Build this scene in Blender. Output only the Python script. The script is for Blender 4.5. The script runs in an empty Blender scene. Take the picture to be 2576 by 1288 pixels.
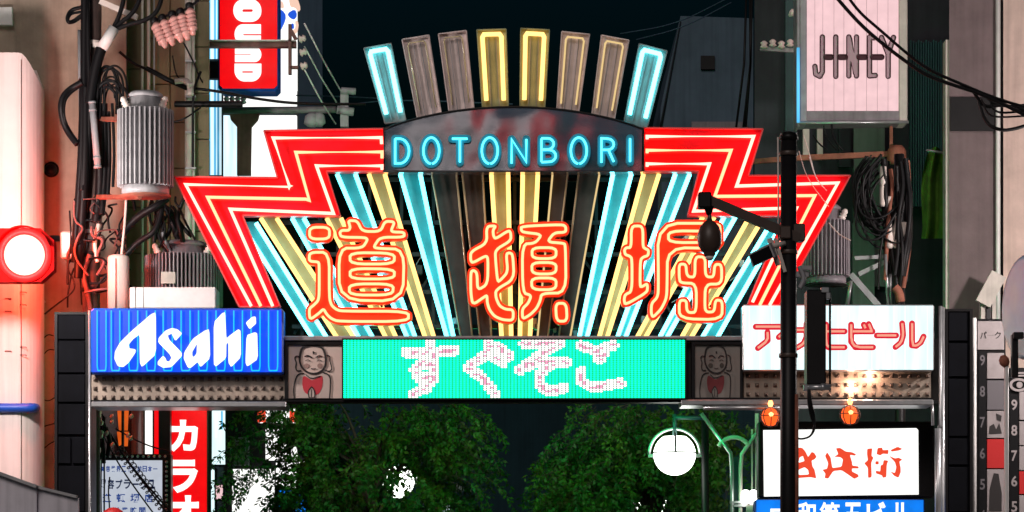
import bpy, math, random
import numpy as np
from mathutils import Vector, Matrix
from mathutils.geometry import tessellate_polygon

random.seed(7)
rng = np.random.default_rng(7)
S = bpy.context.scene
COL = S.collection

# ------------------------------------------------------------------ camera, sky, light
K = 0.000125            # metres per photo unit and metre of distance (photo unit: 1/2576 of its width)
CZ = 1.7                # eye height
CUP = 4.73 / 40.0
cam = bpy.data.cameras.new('camera')
cam_o = bpy.data.objects.new('camera', cam)
COL.objects.link(cam_o)
cam_o.location = (0, 0, CZ)
cam_o.rotation_euler = (math.radians(90), 0, 0)
cam.sensor_width = 36.0
cam.lens = 36.0 / (2576 * K)
cam.shift_y = CUP / (2576 * K)
cam.clip_start = 0.5
cam.clip_end = 2000
S.camera = cam_o

w = bpy.data.worlds.new('World')
S.world = w
w.use_nodes = True
nt = w.node_tree
bg = nt.nodes['Background']
sky = nt.nodes.new('ShaderNodeTexSky')
sky.sky_type = 'NISHITA'
sky.sun_disc = False
sky.sun_elevation = math.radians(-3.0)
sky.sun_rotation = math.radians(200)
sky.air_density = 1.0
sky.ozone_density = 3.0
tint = nt.nodes.new('ShaderNodeVectorMath')      # the city's teal night air
tint.operation = 'MULTIPLY'
tint.inputs[1].default_value = (0.22, 2.7, 1.9)
nt.links.new(sky.outputs[0], tint.inputs[0])
nt.links.new(tint.outputs[0], bg.inputs[0])
bg.inputs[1].default_value = 0.15

sun = bpy.data.lights.new('sun', 'SUN')
sun.energy = 0.8
sun.angle = math.radians(25)
sun.color = (1.0, 0.86, 0.8)
sun_o = bpy.data.objects.new('sun', sun)
COL.objects.link(sun_o)
sun_o.rotation_euler = (math.radians(58), 0, math.radians(-14))

S.view_settings.view_transform = 'Standard'
S.view_settings.look = 'None'
S.view_settings.exposure = 0.0
S.view_settings.gamma = 1.0
S.view_settings.use_curve_mapping = False
S.render.engine = 'CYCLES'
S.cycles.use_denoising = True
S.cycles.max_bounces = 6
S.cycles.diffuse_bounces = 3
S.cycles.glossy_bounces = 3
S.cycles.sample_clamp_indirect = 6.0
S.cycles.caustics_reflective = False
S.cycles.caustics_refractive = False

# ------------------------------------------------------------------ helpers
def P(px, py, y):
    """the point at distance y that the photo shows at (px, py)"""
    return Vector(((px - 1288) * K * y, y, CZ + y * (CUP + (644 - py) * K)))

def lin(r, g, b):
    f = lambda c: (c / 255 / 12.92) if c / 255 <= 0.04045 else ((c / 255 + 0.055) / 1.055) ** 2.4
    return (f(r), f(g), f(b))

class MB:
    def __init__(s):
        s.v = []; s.f = []; s.m = []; s.cur = 0; s.sm = []; s.smooth = False
    def add(s, vs, fs):
        b = len(s.v)
        s.v += [tuple(p) for p in vs]
        for f in fs:
            s.f.append(tuple(i + b for i in f)); s.m.append(s.cur); s.sm.append(s.smooth)
        return s
    def box(s, x0, x1, y0, y1, z0, z1, bev=0.0):
        if bev <= 0:
            vs = [(x, y, z) for x in (x0, x1) for y in (y0, y1) for z in (z0, z1)]
            return s.add(vs, [(0, 1, 3, 2), (4, 6, 7, 5), (0, 4, 5, 1), (2, 3, 7, 6), (0, 2, 6, 4), (1, 5, 7, 3)])
        poly = [(x0 + bev, z0), (x1 - bev, z0), (x1, z0 + bev), (x1, z1 - bev), (x1 - bev, z1), (x0 + bev, z1), (x0, z1 - bev), (x0, z0 + bev)]
        ins = [(min(max(x, x0 + bev), x1 - bev), min(max(z, z0 + bev), z1 - bev)) for x, z in poly]
        n = 8
        vs = [(x, y0, z) for x, z in ins] + [(x, y0 + bev, z) for x, z in poly] + [(x, y1, z) for x, z in poly]
        fs = [tuple(range(n))]
        for k in (0, n):
            for i in range(n):
                j = (i + 1) % n
                fs.append((k + i, k + n + i, k + n + j, k + j))
        fs.append(tuple(range(3 * n - 1, 2 * n - 1, -1)))
        return s.add(vs, fs)
    def pbox(s, px0, py0, px1, py1, y, d, bev=0.0):
        a = P(px0, py1, y); b = P(px1, py0, y)
        return s.box(a.x, b.x, y, y + d, a.z, b.z, bev)
    def bar(s, a, b, wx, wy):
        """square bar from a to b"""
        a = Vector(a); b = Vector(b); d = (b - a).normalized()
        u = d.cross(Vector((0, 1, 0)))
        if u.length < 1e-3: u = Vector((1, 0, 0))
        u.normalize(); v = d.cross(u).normalized()
        vs = [p + u * i * wx / 2 + v * j * wy / 2 for p in (a, b) for i, j in ((-1, -1), (1, -1), (1, 1), (-1, 1))]
        return s.add(vs, [(3, 2, 1, 0), (4, 5, 6, 7), (0, 1, 5, 4), (1, 2, 6, 5), (2, 3, 7, 6), (3, 0, 4, 7)])
    def tube(s, pts, r, n=6, closed=False, r1=None, cap=True):
        pts = [Vector(p) for p in pts]
        q = [pts[0]]
        for p in pts[1:]:
            if (p - q[-1]).length > 1e-5: q.append(p)
        if closed and (q[0] - q[-1]).length < 1e-5: q.pop()
        pts = q; m = len(pts)
        if m < 2: return s
        vs = []; u = None
        for i, p in enumerate(pts):
            if closed: a = (p - pts[i - 1]).normalized(); b = (pts[(i + 1) % m] - p).normalized()
            else:
                a = (p - pts[max(i - 1, 0)]); b = (pts[min(i + 1, m - 1)] - p)
                a = a.normalized() if a.length > 0 else b.normalized(); b = b.normalized() if b.length > 0 else a
            t = (a + b)
            t = t.normalized() if t.length > 1e-4 else a
            if u is None:
                u = t.cross(Vector((0, 1, 0)))
                if u.length < 1e-2: u = t.cross(Vector((1, 0, 0)))
            u = (u - t * u.dot(t)).normalized(); v = t.cross(u)
            c = max(0.55, a.dot(t))
            rr = r if r1 is None else r + (r1 - r) * i / (m - 1)
            for k in range(n):
                an = 2 * math.pi * k / n
                e = u * math.cos(an) / c + v * math.sin(an)
                vs.append(p + e * rr)
        fs = []
        for i in range(m if closed else m - 1):
            j = (i + 1) % m
            for k in range(n):
                l = (k + 1) % n
                fs.append((i * n + k, j * n + k, j * n + l, i * n + l))
        if not closed and cap:
            fs.append(tuple(range(n))); fs.append(tuple(range((m - 1) * n + n - 1, (m - 1) * n - 1, -1)))
        o = s.smooth; s.smooth = True; s.add(vs, fs); s.smooth = o
        return s
    def lathe(s, prof, o, axis=(0, 0, 1), n=24, smooth=True):
        """prof: list of (r, h) along axis from o"""
        ax = Vector(axis).normalized(); o = Vector(o)
        u = ax.cross(Vector((0, 1, 0)))
        if u.length < 1e-3: u = Vector((1, 0, 0))
        u.normalize(); v = ax.cross(u)
        vs = []
        for r, h in prof:
            for k in range(n):
                a = 2 * math.pi * k / n
                vs.append(o + ax * h + (u * math.cos(a) + v * math.sin(a)) * r)
        fs = []
        for i in range(len(prof) - 1):
            for k in range(n):
                l = (k + 1) % n
                fs.append((i * n + k, i * n + l, (i + 1) * n + l, (i + 1) * n + k))
        fs.append(tuple(range(n - 1, -1, -1))); fs.append(tuple(range((len(prof) - 1) * n, len(prof) * n)))
        q = s.smooth; s.smooth = smooth; s.add(vs, fs); s.smooth = q
        return s
    def prism(s, loops, y0, y1):
        """loops: list of closed 2-D (x,z) loops, first outer then holes"""
        flat = [p for l in loops for p in l]
        tris = tessellate_polygon([[Vector((p[0], p[1], 0)) for p in l] for l in loops])
        N = len(flat)
        vs = [(p[0], y0, p[1]) for p in flat] + [(p[0], y1, p[1]) for p in flat]
        fs = []
        for t in tris:
            a, b, c = t
            (ax, az), (bx, bz), (cx, cz) = flat[a], flat[b], flat[c]
            if (bx - ax) * (cz - az) - (bz - az) * (cx - ax) < 0: a, b, c = c, b, a
            fs.append((a, b, c)); fs.append((c + N, b + N, a + N))
        k = 0
        for l in loops:
            n = len(l)
            for i in range(n):
                j = (i + 1) % n
                fs.append((k + i, k + i + N, k + j + N, k + j))
            k += n
        return s.add(vs, fs)
    def pprism(s, loops, y, d):
        return s.prism([[(P(a, b, y).x, P(a, b, y).z) for a, b in l] for l in loops], y, y + d)

ORIGIN = {}
def origin(o):
    return ORIGIN.get(o.name, Vector((0, 0, 0)))

def build(mb, name, mats, parent=None, label=None):
    me = bpy.data.meshes.new(name)
    og = origin(parent) if parent else Vector((0, 0, 0))
    if og.length > 0:
        v = [(x - og.x, y - og.y, z - og.z) for x, y, z in mb.v]
    else: v = mb.v
    me.from_pydata(v, [], mb.f)
    if not isinstance(mats, (list, tuple)): mats = [mats]
    for m in mats: me.materials.append(m)
    me.polygons.foreach_set('material_index', mb.m)
    me.polygons.foreach_set('use_smooth', mb.sm)
    me.update()
    o = bpy.data.objects.new(name, me)
    COL.objects.link(o)
    if parent:
        o.parent = parent; ORIGIN[o.name] = og
    if label: o['label'] = label
    return o

def thing(name, label, cat, loc, group=None):
    o = bpy.data.objects.new(name, None)
    COL.objects.link(o)
    o.location = loc; o.empty_display_size = 0.2
    o['label'] = label; o['category'] = cat
    if group: o['group'] = group
    ORIGIN[o.name] = Vector(loc)
    return o

def tag(o, label, cat, group=None):
    o['label'] = label; o['category'] = cat
    if group: o['group'] = group
    return o

def struct(o):
    o['kind'] = 'structure'; return o

def part_at(me, name, parent, loc, rot=(0, 0, 0), scale=None):
    """a piece that shares its mesh; loc is a world position"""
    o = bpy.data.objects.new(name, me)
    COL.objects.link(o); o.parent = parent
    og = origin(parent)
    o.location = Vector(loc) - og; o.rotation_euler = rot
    if scale: o.scale = scale
    ORIGIN[o.name] = Vector(loc)
    return o

def mesh_of(mb, name, mats):
    me = bpy.data.meshes.new(name)
    me.from_pydata(mb.v, [], mb.f)
    if not isinstance(mats, (list, tuple)): mats = [mats]
    for m in mats: me.materials.append(m)
    me.polygons.foreach_set('material_index', mb.m)
    me.polygons.foreach_set('use_smooth', mb.sm)
    me.update()
    return me

def chaikin(pts, n=1, closed=True, q=0.25):
    for _ in range(n):
        o = []
        m = len(pts)
        rg = range(m) if closed else range(m - 1)
        if not closed: o.append(pts[0])
        for i in rg:
            a, b = pts[i], pts[(i + 1) % m]
            o.append(tuple(a[k] * (1 - q) + b[k] * q for k in range(len(a))))
            o.append(tuple(a[k] * q + b[k] * (1 - q) for k in range(len(a))))
        if not closed: o.append(pts[-1])
        pts = o
    return pts

def seg_dist(X, Y, a, b):
    dx, dy = b[0] - a[0], b[1] - a[1]
    L = dx * dx + dy * dy + 1e-12
    t = np.clip(((X - a[0]) * dx + (Y - a[1]) * dy) / L, 0, 1)
    return np.hypot(X - a[0] - t * dx, Y - a[1] - t * dy)

def contours(F, x0, y0, st, level=0.0):
    """marching squares of F[row=y, col=x]; closed loops where F crosses level"""
    G = F - level
    ins = G < 0
    H, W = G.shape
    code = ins[:-1, :-1] * 1 + ins[:-1, 1:] * 2 + ins[1:, 1:] * 4 + ins[1:, :-1] * 8
    tab = {1: [(3, 0)], 2: [(0, 1)], 3: [(3, 1)], 4: [(1, 2)], 5: [(3, 0), (1, 2)], 6: [(0, 2)], 7: [(3, 2)], 8: [(2, 3)], 9: [(2, 0)], 10: [(0, 1), (2, 3)],
           11: [(2, 1)], 12: [(1, 3)], 13: [(1, 0)], 14: [(0, 3)]}
    nxt = {}; pos = {}
    def key(i, j, e):
        if e == 0: k = ('h', i, j)
        elif e == 2: k = ('h', i + 1, j)
        elif e == 3: k = ('v', i, j)
        else: k = ('v', i, j + 1)
        if k not in pos:
            t, a, b = k
            if t == 'h': g0, g1 = G[a, b], G[a, b + 1]; u = g0 / (g0 - g1); pos[k] = (x0 + (b + u) * st, y0 + a * st)
            else: g0, g1 = G[a, b], G[a + 1, b]; u = g0 / (g0 - g1); pos[k] = (x0 + b * st, y0 + (a + u) * st)
        return k
    for i, j in zip(*np.nonzero((code > 0) & (code < 15))):
        for a, b in tab[int(code[i, j])]:
            nxt[key(i, j, a)] = key(i, j, b)
    loops = []
    while nxt:
        k, n = nxt.popitem(); lp = [k]
        while n in nxt:
            lp.append(n); n = nxt.pop(n)
        loops.append([pos[q] for q in lp])
    return loops

def simplify(loop, tol):
    pts = np.array(loop); n = len(pts)
    if n < 8: return loop
    keep = np.zeros(n, bool)
    i0 = 0; i1 = int(np.argmax(((pts - pts[0]) ** 2).sum(1)))
    keep[[i0, i1]] = True
    st = [(i0, i1), (i1, n)]
    while st:
        a, b = st.pop()
        if b - a < 2: continue
        A, B = pts[a], pts[b % n]
        d = B - A; L = math.hypot(*d) + 1e-9
        q = pts[a + 1:b] - A
        dist = np.abs(q[:, 0] * d[1] - q[:, 1] * d[0]) / L
        k = int(np.argmax(dist))
        if dist[k] > tol:
            keep[a + 1 + k] = True; st += [(a, a + 1 + k), (a + 1 + k, b)]
    return [tuple(p) for p in pts[keep]]

def area(l):
    return 0.5 * sum(l[i][0] * l[(i + 1) % len(l)][1] - l[(i + 1) % len(l)][0] * l[i][1] for i in range(len(l)))

def inside(p, l):
    c = False; n = len(l)
    for i in range(n):
        a, b = l[i], l[i - 1]
        if (a[1] > p[1]) != (b[1] > p[1]) and p[0] < (b[0] - a[0]) * (p[1] - a[1]) / (b[1] - a[1]) + a[0]: c = not c
    return c

def nest(loops, amin=4):
    """group loops into [outer, hole, hole ...] sets"""
    L = sorted([l for l in loops if len(l) > 2 and abs(area(l)) > amin], key=lambda l: -abs(area(l)))
    dep = [sum(inside(l[0], m) for m in L if m is not l) for l in L]
    out = []
    for l, d in zip(L, dep):
        if d % 2 == 0: out.append([l])
        else:
            for o in reversed(out):
                if inside(l[0], o[0]): o.append(l); break
    return out

def field_strokes(strokes, pad, st=1.0):
    xs = [p[0] for s in strokes for p in s]; ys = [p[1] for s in strokes for p in s]
    x0, y0 = min(xs) - pad, min(ys) - pad
    X, Y = np.meshgrid(np.arange(x0, max(xs) + pad, st), np.arange(y0, max(ys) + pad, st))
    F = np.full(X.shape, 1e9)
    for s in strokes:
        for a, b in zip(s[:-1], s[1:]): F = np.minimum(F, seg_dist(X, Y, a, b))
    return F, x0, y0, st

def field_loops(loops, pad, st=1.0):
    xs = [p[0] for s in loops for p in s]; ys = [p[1] for s in loops for p in s]
    x0, y0 = min(xs) - pad, min(ys) - pad
    X, Y = np.meshgrid(np.arange(x0, max(xs) + pad, st), np.arange(y0, max(ys) + pad, st))
    F = np.full(X.shape, 1e9); I = np.zeros(X.shape, bool)
    for l in loops:
        n = len(l)
        for i in range(n):
            a, b = l[i], l[(i + 1) % n]
            F = np.minimum(F, seg_dist(X, Y, a, b))
            if a[1] != b[1]:
                c = ((a[1] > Y) != (b[1] > Y)) & (X < (b[0] - a[0]) * (Y - a[1]) / (b[1] - a[1]) + a[0])
                I ^= c
    return np.where(I, -F, F), x0, y0, st

def stroke_body(strokes, r, tol=0.35):
    F, x0, y0, st = field_strokes(strokes, r + 4)
    return nest([simplify(l, tol) for l in contours(F, x0, y0, st, r)])

def offset_body(loops, d, tol=0.35):
    F, x0, y0, st = field_loops(loops, abs(d) + 4)
    return nest([simplify(l, tol) for l in contours(F, x0, y0, st, d)])

def glyphs(text, bold=0.0):
    """outline mesh of each character of text (built-in typeface), as vertices in a unit box + triangles"""
    out = []
    for ch in text:
        cu = bpy.data.curves.new('glyph', 'FONT')
        cu.body = ch; cu.size = 1.0; cu.offset = bold; cu.resolution_u = 3; cu.fill_mode = 'FRONT'
        o = bpy.data.objects.new('glyph', cu)
        COL.objects.link(o)
        bpy.context.view_layer.update()
        me = bpy.data.meshes.new_from_object(o.evaluated_get(bpy.context.evaluated_depsgraph_get()))
        vs = [(v.co.x, v.co.y) for v in me.vertices]; fs = [tuple(p.vertices) for p in me.polygons]
        bpy.data.objects.remove(o); bpy.data.curves.remove(cu); bpy.data.meshes.remove(me)
        out.append((vs, fs))
    return out

def put_glyph(mb, g, box, y, rot=0):
    """flat print: fit a glyph into the photo box at distance y"""
    vs, fs = g
    if not vs: return
    xs = [a for a, b in vs]; ys = [b for a, b in vs]
    x0, x1, y0, y1 = min(xs), max(xs), min(ys), max(ys)
    X0, Y0, X1, Y1 = box
    pts = []
    for a, b in vs:
        u = (a - x0) / max(x1 - x0, 1e-6); v = (b - y0) / max(y1 - y0, 1e-6)
        if (y1 - y0) < .3 * (x1 - x0): v = .5 + (v - .5) * (y1 - y0) / (x1 - x0)      # a long bar stays a bar
        pts.append(P(X0 + u * (X1 - X0), Y1 + v * (Y0 - Y1), y))
    mb.add(pts, [f[::1] for f in fs])

# ------------------------------------------------------------------ materials
def mat(name, col, rough=0.6, metal=0.0, emit=None, es=1.0, var=0.0, scale=3.0, bump=0.0, streak=0.0, dirt=None, spec=0.5, col2=None):
    m = bpy.data.materials.new(name)
    m.use_nodes = True
    t = m.node_tree; N = t.nodes; L = t.links
    b = N['Principled BSDF']
    b.inputs['Base Color'].default_value = (*col, 1)
    b.inputs['Roughness'].default_value = rough
    b.inputs['Metallic'].default_value = metal
    b.inputs['Specular IOR Level'].default_value = spec
    if emit:
        b.inputs['Emission Color'].default_value = (*emit, 1)
        b.inputs['Emission Strength'].default_value = es
    if var or bump or streak or dirt or col2:
        tc = N.new('ShaderNodeTexCoord')
        n1 = N.new('ShaderNodeTexNoise'); n1.inputs['Scale'].default_value = scale; n1.inputs['Detail'].default_value = 6; n1.inputs['Roughness'].default_value = 0.62
        L.new(tc.outputs['Object'], n1.inputs['Vector'])
        src = None
        rm = N.new('ShaderNodeMapRange'); rm.inputs[1].default_value = 0.3; rm.inputs[2].default_value = 0.7
        rm.inputs[3].default_value = 1 - var; rm.inputs[4].default_value = 1 + var * 0.6
        L.new(n1.outputs[0], rm.inputs[0])
        mul = N.new('ShaderNodeVectorMath'); mul.operation = 'SCALE'
        if col2:
            mx = N.new('ShaderNodeMix'); mx.data_type = 'RGBA'
            n3 = N.new('ShaderNodeTexNoise'); n3.inputs['Scale'].default_value = scale * 0.37; n3.inputs['Detail'].default_value = 4
            L.new(tc.outputs['Object'], n3.inputs['Vector'])
            r3 = N.new('ShaderNodeMapRange'); r3.inputs[1].default_value = 0.42; r3.inputs[2].default_value = 0.62
            L.new(n3.outputs[0], r3.inputs[0]); L.new(r3.outputs[0], mx.inputs[0])
            mx.inputs[6].default_value = (*col, 1); mx.inputs[7].default_value = (*col2, 1)
            L.new(mx.outputs[2], mul.inputs[0])
        else:
            mul.inputs[0].default_value = col
        L.new(rm.outputs[0], mul.inputs['Scale'])
        src = mul.outputs[0]
        if streak:
            mp = N.new('ShaderNodeMapping'); mp.inputs['Scale'].default_value = (9, 9, 0.35)
            L.new(tc.outputs['Object'], mp.inputs[0])
            n2 = N.new('ShaderNodeTexNoise'); n2.inputs['Scale'].default_value = 1.0; n2.inputs['Detail'].default_value = 5
            L.new(mp.outputs[0], n2.inputs['Vector'])
            r2 = N.new('ShaderNodeMapRange'); r2.inputs[1].default_value = 0.45; r2.inputs[2].default_value = 0.75
            r2.inputs[3].default_value = 1; r2.inputs[4].default_value = 1 - streak
            L.new(n2.outputs[0], r2.inputs[0])
            m2 = N.new('ShaderNodeVectorMath'); m2.operation = 'SCALE'
            L.new(src, m2.inputs[0]); L.new(r2.outputs[0], m2.inputs['Scale']); src = m2.outputs[0]
        L.new(src, b.inputs['Base Color'])
        if bump:
            bp = N.new('ShaderNodeBump'); bp.inputs['Strength'].default_value = bump; bp.inputs['Distance'].default_value = 0.02
            n4 = N.new('ShaderNodeTexNoise'); n4.inputs['Scale'].default_value = scale * 9; n4.inputs['Detail'].default_value = 4
            L.new(tc.outputs['Object'], n4.inputs['Vector'])
            L.new(n4.outputs[0], bp.inputs['Height']); L.new(bp.outputs[0], b.inputs['Normal'])
    return m

def glow(name, col, var=0.0, streaks=0.0):
    """a thing that gives off light; var: uneven brightness of the lamps behind the face"""
    m = bpy.data.materials.new(name); m.use_nodes = True
    t = m.node_tree; N = t.nodes; L = t.links
    b = N['Principled BSDF']
    b.inputs['Base Color'].default_value = (0.02, 0.02, 0.02, 1)
    b.inputs['Roughness'].default_value = 0.5
    b.inputs['Specular IOR Level'].default_value = 0.2
    mx = max(col)
    b.inputs['Emission Color'].default_value = (*[c / mx for c in col], 1)
    b.inputs['Emission Strength'].default_value = mx
    if var:
        tc = N.new('ShaderNodeTexCoord'); mp = N.new('ShaderNodeMapping')
        mp.inputs['Scale'].default_value = (6, 6, 6 if not streaks else 0.8)
        n = N.new('ShaderNodeTexNoise'); n.inputs['Scale'].default_value = 1.0; n.inputs['Detail'].default_value = 3
        r = N.new('ShaderNodeMapRange'); r.inputs[1].default_value = 0.3; r.inputs[2].default_value = 0.7
        r.inputs[3].default_value = mx * (1 - var); r.inputs[4].default_value = mx * (1 + var)
        L.new(tc.outputs['Object'], mp.inputs[0]); L.new(mp.outputs[0], n.inputs['Vector'])
        L.new(n.outputs[0], r.inputs[0]); L.new(r.outputs[0], b.inputs['Emission Strength'])
    return m

M = {}
M['plaster'] = mat('plaster', (0.44, 0.345, 0.27), 0.9, var=0.32, scale=1.6, bump=0.4, streak=0.25, col2=(0.33, 0.25, 0.19))
M['tile'] = mat('wall_tile', (0.23, 0.175, 0.10), 0.75, var=0.22, scale=2.2, bump=0.15, streak=0.22)
M['joint'] = mat('joint', (0.10, 0.08, 0.065), 0.9)
M['pillar'] = mat('pale_render', (0.82, 0.70, 0.67), 0.8, var=0.1, scale=1.3, bump=0.08, streak=0.22)
M['bluepaint'] = mat('blue_paint', (0.01, 0.09, 0.55), 0.45)
M['greypanel'] = mat('grey_panel', (0.80, 0.77, 0.84), 0.6, var=0.15, scale=2, streak=0.3)
M['darkmetal'] = mat('dark_metal', (0.010, 0.009, 0.010), 0.45, var=0.3, scale=4, spec=0.25)
M['gatecol'] = mat('gate_column', (0.004, 0.0045, 0.007), 0.75, var=0.35, scale=3, streak=0.3, spec=0.1)
M['black'] = mat('black_rubber', (0.006, 0.006, 0.007), 0.5, spec=0.22)
M['polebrown'] = mat('pole_concrete', (0.09, 0.055, 0.048), 0.8, var=0.3, scale=5, bump=0.2, streak=0.4)
M['steel'] = mat('galvanised_steel', (0.42, 0.42, 0.43), 0.42, 0.6, var=0.25, scale=6)
M['greysteel'] = mat('grey_painted_steel', (0.34, 0.34, 0.355), 0.5, 0.0, var=0.18, scale=6, streak=0.25)
M['purplesteel'] = mat('dull_steel', (0.24, 0.21, 0.23), 0.5, var=0.25, scale=5, streak=0.3)
M['rust'] = mat('rusty_steel', (0.30, 0.10, 0.06), 0.75, var=0.4, scale=9, bump=0.2)
M['brownsteel'] = mat('brown_steel', (0.20, 0.085, 0.075), 0.55, var=0.3, scale=6, streak=0.3)
M['porcelain'] = mat('porcelain', (0.78, 0.68, 0.62), 0.25, var=0.1, scale=6)
M['white'] = mat('white_paint', (0.75, 0.74, 0.72), 0.5, var=0.1, scale=6)
M['conduit'] = mat('pale_conduit', (0.62, 0.56, 0.50), 0.6, var=0.15, scale=5, streak=0.25)
M['redpanel'] = mat('red_enamel', (0.86, 0.006, 0.006), 0.26, var=0.15, scale=2.4, spec=0.4, col2=(0.84, 0.014, 0.04))  # second colour puts the tubes' magenta reflections into the enamel
M['rededge'] = mat('red_edge', (0.75, 0.10, 0.10), 0.4)
M['orangebody'] = mat('red_orange_enamel', (0.88, 0.075, 0.01), 0.35)
M['raypanel'] = mat('ray_enamel', (0.30, 0.30, 0.29), 0.3, var=0.22, scale=3.5, streak=0.25, spec=0.3)
M['rayteal'] = mat('ray_enamel_teal', (0.08, 0.29, 0.30), 0.3, var=0.25, scale=3.5, streak=0.25, spec=0.3)
M['raywarm'] = mat('ray_enamel_ivory', (0.40, 0.44, 0.24), 0.3, var=0.2, scale=3.5, streak=0.25, spec=0.3)
M['raydim'] = mat('ray_enamel_pale', (0.80, 0.66, 0.63), 0.35, var=0.2, scale=3.5, streak=0.25)  # paler, pinker enamel for the crown's unlit and dim rays
M['raydark'] = mat('ray_backs', (0.075, 0.062, 0.05), 0.5, var=0.3, scale=4, streak=0.3)
M['truss'] = mat('truss_steel', (0.04, 0.038, 0.035), 0.55, 0.2, var=0.3, scale=5)
M['board'] = mat('polished_board', (0.62, 0.54, 0.57), 0.10, 0.9, var=0.35, scale=1.1, bump=0.0)
_b = M['board'].node_tree; _n = _b.nodes.new('ShaderNodeTexNoise'); _n.inputs['Scale'].default_value = 1.7; _n.inputs['Detail'].default_value = 1.0
_p = _b.nodes.new('ShaderNodeBump'); _p.inputs['Strength'].default_value = 0.8; _p.inputs['Distance'].default_value = 0.02
_tc = _b.nodes.new('ShaderNodeTexCoord'); _b.links.new(_tc.outputs['Object'], _n.inputs['Vector'])
_b.links.new(_n.outputs[0], _p.inputs['Height']); _b.links.new(_p.outputs[0], _b.nodes['Principled BSDF'].inputs['Normal'])
M['tealbody'] = mat('teal_letter', (0.02, 0.33, 0.45), 0.4)
M['stud'] = mat('stud_sheet', (0.40, 0.325, 0.26), 0.5, var=0.3, scale=5, streak=0.35, bump=0.1)
M['studtip'] = mat('stud_tip', (0.16, 0.12, 0.10), 0.5)
M['alu'] = mat('aluminium', (0.55, 0.56, 0.57), 0.32, 0.7, var=0.2, scale=5)
M['drawpanel'] = mat('drawn_panel', (0.74, 0.58, 0.51), 0.6, var=0.12, scale=3)
M['drawpanel2'] = mat('drawn_panel_dark', (0.27, 0.24, 0.215), 0.6, var=0.12, scale=3)  # darker tone of the panel for the right-hand picture
M['ink'] = mat('ink', (0.02, 0.016, 0.016), 0.7)
M['bib'] = mat('red_bib', (0.62, 0.04, 0.06), 0.7)
M['bib2'] = mat('red_bib_dark', (0.20, 0.03, 0.035), 0.7)  # darker red for the bib of the right-hand picture
M['skinprint'] = mat('pale_print', (0.60, 0.49, 0.44), 0.7)
M['cheek'] = mat('cheek_print', (0.36, 0.23, 0.20), 0.7)
M['glassunlit'] = mat('unlit_tube', (0.62, 0.52, 0.30), 0.15)
M['leaf'] = mat('leaf', (0.008, 0.072, 0.007), 0.5, var=0.5, scale=4, col2=(0.045, 0.105, 0.004), spec=0.25)
M['bark'] = mat('bark', (0.06, 0.045, 0.03), 0.9, var=0.4, scale=8, bump=0.4)
M['asphalt'] = mat('asphalt', (0.05, 0.05, 0.052), 0.7, var=0.3, scale=4, bump=0.3)
M['paving'] = mat('paving', (0.22, 0.21, 0.2), 0.75, var=0.2, scale=3, bump=0.2)
M['darkwall'] = mat('dark_facade', (0.028, 0.036, 0.042), 0.6, var=0.3, scale=1.2, streak=0.3, spec=0.2)
M['navywall'] = mat('navy_facade', (0.055, 0.095, 0.14), 0.7, var=0.25, scale=0.8, streak=0.25, spec=0.2)
M['tealwall'] = mat('teal_sheet', (0.012, 0.085, 0.085), 0.45, var=0.25, scale=2, streak=0.3)
M['greenwall'] = mat('grey_green_wall', (0.20, 0.25, 0.225), 0.75, var=0.2, scale=1.5, streak=0.3)
M['mauve'] = mat('mauve_pillar', (0.175, 0.125, 0.13), 0.8, var=0.2, scale=2.5, bump=0.15, streak=0.2)
M['beige'] = mat('beige_render', (0.62, 0.46, 0.40), 0.85, var=0.2, scale=2, bump=0.2, streak=0.25)
M['green'] = mat('green_canvas', (0.075, 0.20, 0.010), 0.85, var=0.5, scale=3)
M['lampbrown'] = mat('lamp_brown', (0.07, 0.045, 0.035), 0.45, var=0.2, scale=8)
M['glassdark'] = mat('dark_glass', (0.01, 0.01, 0.012), 0.08)
M['redpaint'] = mat('red_print', (0.55, 0.02, 0.02), 0.5)
M['printwhite'] = mat('white_print', (0.34, 0.30, 0.30), 0.6, var=0.15, scale=6)
M['printgrey'] = mat('grey_print', (0.13, 0.12, 0.13), 0.6)
M['mauveletter'] = mat('mauve_letter', (0.50, 0.33, 0.38), 0.6)
M['maroon'] = mat('maroon_tube', (0.07, 0.02, 0.028), 0.4)
M['signalgrey'] = mat('signal_housing', (0.42, 0.36, 0.35), 0.45)

# light sources (what gives off light)
M['n_red'] = glow('neon_red_lit', (7.2, 1.15, 0.85))
M['n_red2'] = glow('neon_red_orange_lit', (7.2, 0.98, 0.48))
M['n_orange'] = glow('neon_orange_lit', (6.0, 0.98, 0.44))
M['n_cyan'] = glow('neon_cyan_lit', (0.85, 5.4, 6.0))
M['n_teal'] = glow('neon_teal_lit', (0.65, 5.0, 5.6))
M['n_yellow'] = glow('neon_yellow_lit', (2.7, 1.4, 0.40))
M['n_warmdim'] = glow('neon_warm_dim', (0.85, 0.60, 0.26))
M['n_letter'] = glow('neon_letter_lit', (0.25, 2.2, 2.7))
M['n_blue'] = glow('neon_blue_lit', (0.0, 0.62, 1.1))
M['asahi_face'] = glow('blue_backlit_face', (0.0, 0.085, 1.25), 0.12)
M['white_lit'] = glow('white_backlit', (1.25, 1.3, 1.25), 0.08)
M['white_cool'] = glow('white_cool_backlit', (0.95, 1.25, 1.28), 0.22, 1)
M['white_sign'] = glow('white_sign_face', (1.3, 1.3, 1.25), 0.05)
M['pink_sign'] = glow('pink_sign_face', (0.92, 0.60, 0.62), 0.06)
M['blue_sign'] = glow('blue_sign_face', (0.0, 0.22, 0.95), 0.15)
M['red_sign'] = glow('red_sign_face', (0.92, 0.0, 0.004), 0.05)
M['red_brush'] = glow('red_brush_backlit', (0.90, 0.075, 0.03))
M['red_kana'] = glow('red_kana_backlit', (0.75, 0.01, 0.03))
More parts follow.
